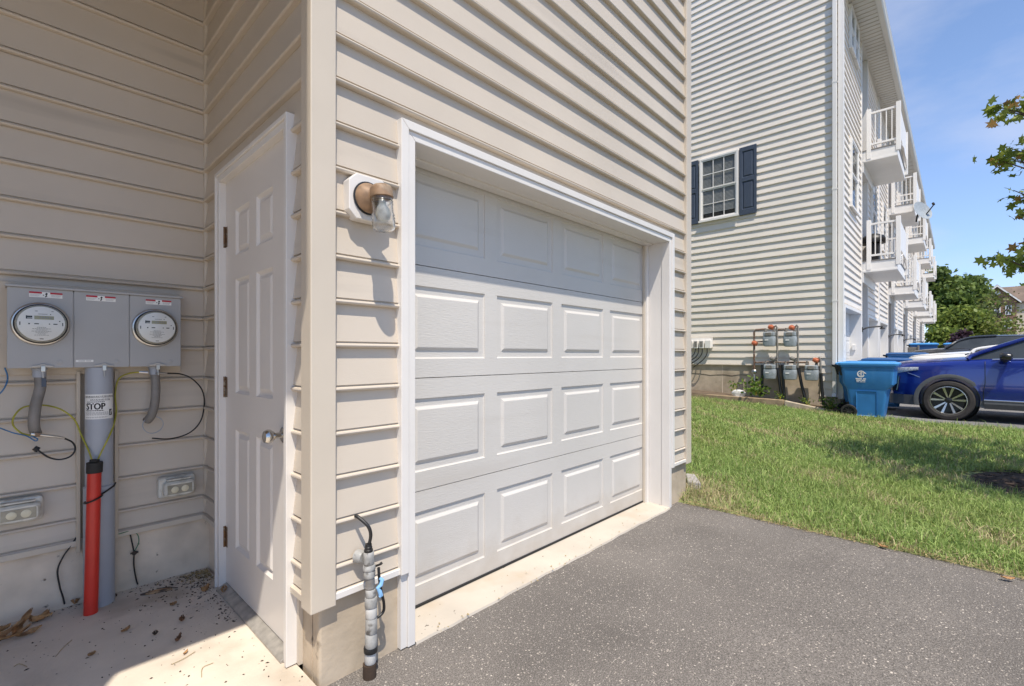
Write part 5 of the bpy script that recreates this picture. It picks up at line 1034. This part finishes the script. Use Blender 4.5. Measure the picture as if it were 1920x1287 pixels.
    zr = [1.185 * hk, 1.25 * hk, roof - .13, roof - .03, roof, roof - .01, roof - .06, 1.24 * hk]; wt = [.80, .79, .70, .665, .655, .655, .64, .70]
    for s, z, w_ in zip(sb, zr, wt): y = -s * Lc / 5; wb_ = .895 if s > base + .3 else .86; cab.append([(-k * wb_, y, 1.10 * hk), (-k * w_ * 1.02, y, z - .03), (-k * w_ * .9, y, z), (0, y, z + .02), (k * w_ * .9, y, z), (k * w_ * 1.02, y, z - .03), (k * wb_, y, 1.10 * hk)])
    obj('glass_house', MB().loft(cab), 'glass_dark', t, 35)
    i0 = 3; rf = [[(-p[0] if False else p[0] * 1.012, p[1], p[2] + .012) for p in r_[1:6]] + [(p[0] * .98, p[1], p[2] - .02) for p in r_[5:0:-1]] for r_ in cab[i0:7]]; obj('roof', MB().loft(rf), paint, t, 35)
    for s in (-1, 1):
        A = [(s * k * .885, -(base - .02) * Lc / 5, 1.13 * hk), (s * k * (wt[1] * 1.02 + .025), -sb[1] * Lc / 5, zr[1] - .015), (s * k * (wt[2] * 1.02 + .012), -sb[2] * Lc / 5, zr[2] - .02), (s * k * (wt[3] * 1.02 + .008), -sb[3] * Lc / 5, zr[3] - .012), (s * k * (wt[4] * 1.02 + .006), -sb[4] * Lc / 5, zr[4] - .01)]
        obj('pillar', MB().tube(smooth_path(A, 4), .032, 8), paint, t, 40)
        obj('pillar', MB().tube([(s * k * .90, -2.55 * Lc / 5, 1.12 * hk), (s * k * .675, -2.6 * Lc / 5, roof - .03)], .045, 8), 'black', t)
        bl_ = [(s * (float(wid_(q)) * .95 + .004), -q * Lc / 5, float(zsh(q)) + .008) for q in (1.45, 1.7, 2.2, 3, 3.8)]; obj('belt_trim', MB().tube(bl_, .010, 6), 'chrome', t)
        if detail:
            m0 = Vector((s * (Wh + .085), -1.62, 1.165 * hk)); rg = []
            for q, sc in ((-.07, .55), (-.045, .9), (0, 1), (.05, .95), (.085, .7)): rg.append([(m0.x + .115 * sc * math.cos(a), m0.y + q, m0.z + .078 * sc * math.sin(a) + .01) for a in np.linspace(0, 2 * math.pi, 16, endpoint=False)])
            mr_ = obj('mirror', MB().loft(rg), 'grille', t, 40); obj('mirror_stalk', MB().tube([(s * (Wh - .09), -1.60, 1.09 * hk), m0 + Vector((-s * .02, 0, -.05))], .03, 8), 'black', mr_)
            dl = [(s * (float(wid_(1.36)) * f_ + .0035), -1.36 + (.02 if z_ < .6 else 0), z_) for f_, z_ in ((.985, .40), (1.0, .56), (.995, .70), (.985, zsh(1.36) - .16), (.975, zsh(1.36) - .07), (.952, zsh(1.36) - .022))]; obj('door_seam', MB().tube(dl, .005, 5), 'black', t)
            sg = [(s * (float(wid_(q)) * f_ + .006), -q, z_) for q, f_, z_ in ((1.345, .985, .395), (2.2, .985, .39), (3.2, .985, .39))]; obj('sill_cladding', MB().loft([[(p[0] + s * .012, p[1], p[2]), (p[0] + s * .016, p[1], p[2] - .06), (p[0] - s * .03, p[1], p[2] - .15), (p[0] - s * .08, p[1], p[2])] for p in sg]), 'cladding', t); obj('sill_trim', MB().tube([(p[0] + s * .012, p[1], p[2] + .01) for p in sg], .013, 6), 'chrome', t)
            hl = []
            for q in (.035, .08, .15, .25, .36, .46):
                w_ = float(wid_(q)); z1 = .965 - .10 * math.exp(-q / .06) + .02 * q; hh = .135 * (1 - q / .75); hl.append([(s * (w_ * .982 + .006), -q, z1 * hk), (s * (w_ * .992 + .010), -q, (z1 - hh * .5) * hk), (s * (w_ * .990 + .006), -q, (z1 - hh) * hk), (s * (w_ * .93), -q, (z1 - hh) * hk), (s * (w_ * .93), -q, z1 * hk)])
            obj('headlight', MB().loft(hl), 'headlamp', t, 40)
            gg = [[(s * (float(wid_(q)) * 1.0 + .006), -q, z_) for z_ in (.50, .60, .70, .80)] for q in (.012, .03, .06, .10, .15)]; obj('side_grille', MB().loft(gg, closed=False, cap=False), 'grille', t)
            obj('vent_trim', MB().tube([(s * (float(wid_(q)) * 1.0 + .010), -q, z_) for q, z_ in ((.17, .80), (.16, .72), (.15, .62), (.13, .52))], .012, 6), 'chrome', t)
            obj('fender_line', MB().tube([(s * (float(wid_(q)) * .99 + .004), -q, z_) for q, z_ in ((.30, .86), (.40, .82), (.48, .78))], .004, 5), 'chrome', t)
    lw = [[(-float(wid_(q)) * .99 - .006, -q, .25), (-float(wid_(q)) * .99 - .010, -q, .44)] for q in (.0, .03, .07, .14, .24, .36, .46)]; obj('lower_bumper', MB().loft(lw, closed=False, cap=False), 'cladding', t)
    gv = MB()
    for i in range(7): gv.box(-.62 * k, .62 * k, .006, .022, .50 + i * .055, .525 + i * .055)
    gl = obj('grille', MB().box(-.66 * k, .66 * k, -.06, .010, .46, .86), 'grille', t, bevel=.02); obj('grille_bar', gv, 'dark_metal', gl)
    hs = [[(sg_ * float(wid_(q)) * .885, -q * Lc / 5, float(zsh(q)) + .019) for q in (.06, .12, .25, .6, 1.0, 1.3)] for sg_ in (-1, 1)]
    for h_ in hs: obj('hood_seam', MB().tube(h_, .005, 5), 'black', t)
    wp = MB().tube([(-.55 * k, -(base - .05) * Lc / 5, 1.20 * hk + .01), (.1 * k, -(base + .0) * Lc / 5, 1.215 * hk + .012)], .012, 6); obj('wiper', wp, 'black', t)
    t.location = loc; return t
make_car('suv', 'glossy dark blue suv with dark wheel-arch cladding parked behind the blue bin', (12.83, 1.0, -.004), 'paint_blue')
make_car('sedan', 'white car parked just beyond the blue suv', (16.5, .95, .16), 'paint_white', Wh=.90, hood=.97, roof=1.46, wr=.33, base=1.22, roof_s=2.35, detail=False)
make_car('hatchback', 'dark grey boxy car whose flat roof shows behind the white car', (19.6, 1.05, .33), 'paint_dark', roof=1.42, roof_s=1.35, base=.80, hood=.95, wr=.33, detail=False)

# ================================================================ TREES, SHRUBS AND THE BRICK HOUSE
def limb_mb(mb, p, d_, ln, r_, lvl, tips, rr):
    q = p + d_ * ln; m_ = (p + q) / 2 + Vector((rr.uniform(-1, 1), rr.uniform(-1, 1), rr.uniform(-.3, .6))) * ln * .06; mb.tube([p, m_, q], [r_, r_ * .85, r_ * .65], 7)
    if lvl == 0: tips.append(q); return
    for k in range(rr.choice((2, 3, 3))):
        v = Vector((rr.uniform(-1, 1), rr.uniform(-1, 1), rr.uniform(-.1, .9))).normalized(); limb_mb(mb, q, (d_ * .55 + v * .75).normalized(), ln * rr.uniform(.6, .8), r_ * .6, lvl - 1, tips, rr)
# young maple at the right: trunk outside the picture, twigs reaching in
mp_ = thing('maple_tree', 'young maple whose green and bronze leaves hang in at the right picture edge', 'tree', (6.45, -.82, .02))
mb = MB(); TB = Vector((6.45, -.82, 0)); mb.tube(smooth_path([TB, TB + Vector((.02, .02, .9)), TB + Vector((-.02, -.02, 1.8)), TB + Vector((.0, -.04, 3.0)), TB + Vector((.02, -.03, 4.6))], 5), [.075 - .0026 * i for i in range(21)], 10)
clus = [(1900, 202, 4.55, .075, 26), (1880, 206, 4.5, .065, 16), (1914, 216, 4.6, .07, 18), (1866, 200, 4.5, .03, 4), (1888, 296, 4.5, .075, 28), (1872, 300, 4.45, .045, 9), (1907, 300, 4.6, .06, 14), (1894, 278, 4.5, .04, 6), (1914, 362, 4.6, .055, 12), (1900, 357, 4.5, .02, 2), (1916, 380, 4.6, .05, 9), (1909, 408, 4.6, .03, 3), (1917, 404, 4.6, .045, 6), (1894, 488, 4.5, .075, 26), (1911, 496, 4.6, .07, 18), (1876, 482, 4.45, .045, 9), (1918, 462, 4.6, .05, 8)]
pts, = [[]]; cc = []
for c, r_, d_, sg, n in clus:
    p = PD(c, r_, d_); pts.append(np.array(p)[None] + RNG.normal(0, 1, (n, 3)) * np.array([sg, sg, sg * .75])); cc.append(mixcol(n, (.13, .19, .03), (.36, .42, .09), (.42, .25, .09), .14 if r_ < 420 else .06))
    a = TB + Vector((0, -.03, max(1.3, p.z - .7))); mb.tube(smooth_path([a, a.lerp(p, .5) + Vector((0, 0, .12)), p], 4), [.016 - .0016 * i for i in range(9)], 5)
for i in range(200):                                      # the rest of the crown, beyond the frame
    a = random.uniform(0, 6.28); z = random.uniform(1.9, 5.2); rad = (.40 + 1.25 * math.sin(math.pi * min(1, max(.08, (z - 1.5) / 4.0))) ** .7) * random.uniform(.45, 1.12)
    p = TB + Vector((math.cos(a) * rad, math.sin(a) * rad, z)); lat, dp = p.x * SN - p.y * CS, p.x * CS + p.y * SN
    if lat / dp < 1.33: continue
    n = 50; pts.append(np.array(p)[None] + RNG.normal(0, 1, (n, 3)) * np.array([.20, .20, .13])); cc.append(mixcol(n, (.13, .19, .03), (.36, .42, .09), (.42, .25, .09), .15))
    q = TB + Vector((0, -.03, max(1.2, z - .8))); mb.tube([q, q.lerp(p, .5) + Vector((0, 0, .1)), p], [.018, .012, .004], 5)
obj('trunk', mb, 'bark', mp_, 50); leaf_cloud('crown', np.concatenate(pts) - np.array(OFF[mp_.name]), .082, np.concatenate(cc), mp_, True)
def far_tree(name, lab, c, d_, row_top, width_px, c1, c2, seed, n_cl=60, n_lf=70, ls=.45, row_base=660, cat='tree', low=.25, group='trees beyond the parking court'):
    rr = random.Random(seed); base = PD(c, row_base, d_); base.z = min(base.z, .6); top = PD(c, row_top, d_).z; H = top - base.z; rad = width_px / FPX * d_ / 2 * .62
    t = thing(name, lab, cat, tuple(base), group); mb = MB(); tips = []; mb.tube([base, base + Vector((0, 0, H * .3))], [H * .022, H * .016], 8); limb_mb(mb, base + Vector((0, 0, H * .3)), Vector((.05, .02, 1)), H * .22, H * .015, 2, tips, rr); obj('trunk', mb, 'bark', t, 50)
    P = []; C = []
    for i in range(n_cl):
        v = Vector((rr.gauss(0, 1), rr.gauss(0, 1), rr.gauss(0, 1))).normalized() * rr.uniform(.45, 1.0) ** .6; zc_ = base.z + H * (low + (1 - low) / 2) + v.z * H * (1 - low) / 2 * .92
        cen = np.array([base.x + v.x * rad, base.y + v.y * rad, zc_]); sg = rad * rr.uniform(.16, .28); n = int(n_lf * rr.uniform(.6, 1.4)); P.append(cen + RNG.normal(0, 1, (n, 3)) * sg * np.array([1, 1, .7])); f_ = rr.uniform(.8, 1.25); C.append(mixcol(n, c1, c2) * f_)
    leaf_cloud('crown', np.concatenate(P) - np.array(OFF[t.name]), ls, np.concatenate(C), t, up=.6); return t
G1, G2 = (.08, .125, .03), (.23, .30, .075); Y1, Y2 = (.13, .18, .03), (.28, .34, .07)
far_tree('leafy_tree', 'tall dark tree rising directly behind the end of the townhouse row', 1768, 62, 500, 105, G1, G2, 3, 90, 80, .55)
far_tree('leafy_tree', 'tall dark tree left of the brick house gable', 1822, 66, 508, 90, G1, G2, 4, 70, 70, .55)
far_tree('leafy_tree', 'rounder mid-green tree in front of the tall dark trees', 1792, 55, 545, 85, (.075, .125, .025), (.19, .26, .055), 5, 70, 80, .45)
far_tree('leafy_tree', 'light yellow-green tree low in front of the dark trees', 1806, 48, 575, 110, Y1, Y2, 6, 80, 80, .38, low=.1)
far_tree('shrub', 'bright green shrub at the foot of the row end', 1764, 42, 615, 60, Y1, Y2, 7, 45, 70, .3, cat='shrub', low=.0)
far_tree('shrub', 'purple-leaved shrub among the green ones', 1803, 40, 614, 50, (.035, .018, .03), (.085, .045, .06), 8, 40, 60, .28, cat='shrub', low=.0)
far_tree('thin_tree', 'sparse young tree standing in front of the brick house', 1872, 50, 528, 110, (.09, .11, .025), (.20, .21, .05), 9, 45, 20, .26, low=.12)
far_tree('thin_tree', 'sparse shrub-like tree at the foot of the brick house', 1860, 46, 590, 120, Y1, (.22, .24, .06), 12, 45, 26, .28, low=.0)
far_tree('leafy_tree', 'distant tree top over the brown roof at the right edge', 1925, 150, 527, 60, G1, G2, 10, 40, 50, 1.0)
HX = 143.; bh = thing('brick_house', 'brick gabled house with brown roof and a cream side wall beyond the trees', 'house', (150, -5, 0))
def hx(c, r_): p = PX(c, r_, HX); return p.y, p.z
yl, ze = hx(1834, 568); yr_, _ = hx(1906, 568); yc = (yl + yr_) / 2; zap = hx(1868, 538)[1]
obj('wall', MB().prism([(yl, -1), (yl, ze), (yc, zap), (yr_, ze), (yr_, -1)], 'x', HX, HX + 12), 'brick', bh)
obj('roof', MB().prism([(yl + .6, ze - .45), (yl + .6, ze - .05), (yc, zap + .45), (yr_ - .6, ze - .05), (yr_ - .6, ze - .45), (yc, zap + .02)], 'x', HX - .5, HX + 12.5), 'roof_brown', bh)
rk = MB()
for a, b in (((yl + .65, ze - .3), (yc, zap + .25)), ((yr_ - .65, ze - .3), (yc, zap + .25))): rk.prism([(a[0], a[1] - .25), (a[0], a[1] + .1), (b[0], b[1] + .1), (b[0], b[1] - .3)], 'x', HX - .62, HX - .51)
obj('rake_board', rk, 'white_far', bh)
obj('side_wing', MB().box(HX + 1.5, HX + 14, yr_ - 14, yr_ - .01, -1, ze - .3), 'cream', bh)
obj('wing_roof', MB().prism([(HX + .9, ze - .35), (HX + .9, ze - .05), (HX + 8, zap + .6), (HX + 14.5, ze - .05), (HX + 14.5, ze - .35)], 'y', yr_ - 14, yc), 'roof_brown', bh)
def hwin(c, r0, r1, wpx=6, arch=False):
    y0, z1 = hx(c - wpx, r0); y1, z0 = hx(c + wpx, r1); w_ = obj('window', MB().box(HX - .09, HX - .004, y1, y0, z0, z1), 'white_far', bh); g_ = .16
    ym = (y0 + y1) / 2; zm = (z0 + z1) / 2
    for a, b in ((y1 + g_, ym - .06), (ym + .06, y0 - g_)):
        for e, f in ((z0 + g_, zm - .06), (zm + .06, z1 - g_)): obj('pane', MB().box(HX - .12, HX - .091, a, b, e, f), 'glass_dark', w_)
for c in (1848, 1870, 1891): hwin(c, 573, 590)
for c in (1858, 1890): hwin(c, 600, 616, 7)
for c in (1852, 1880): hwin(c, 625, 642, 7)
p = hx(1870, 550); obj('gable_vent', MB().lathe([(.45, 0), (.45, .08)], (HX - .003, p[0], p[1]), (-1, 0, 0), 20), 'white_far', bh)
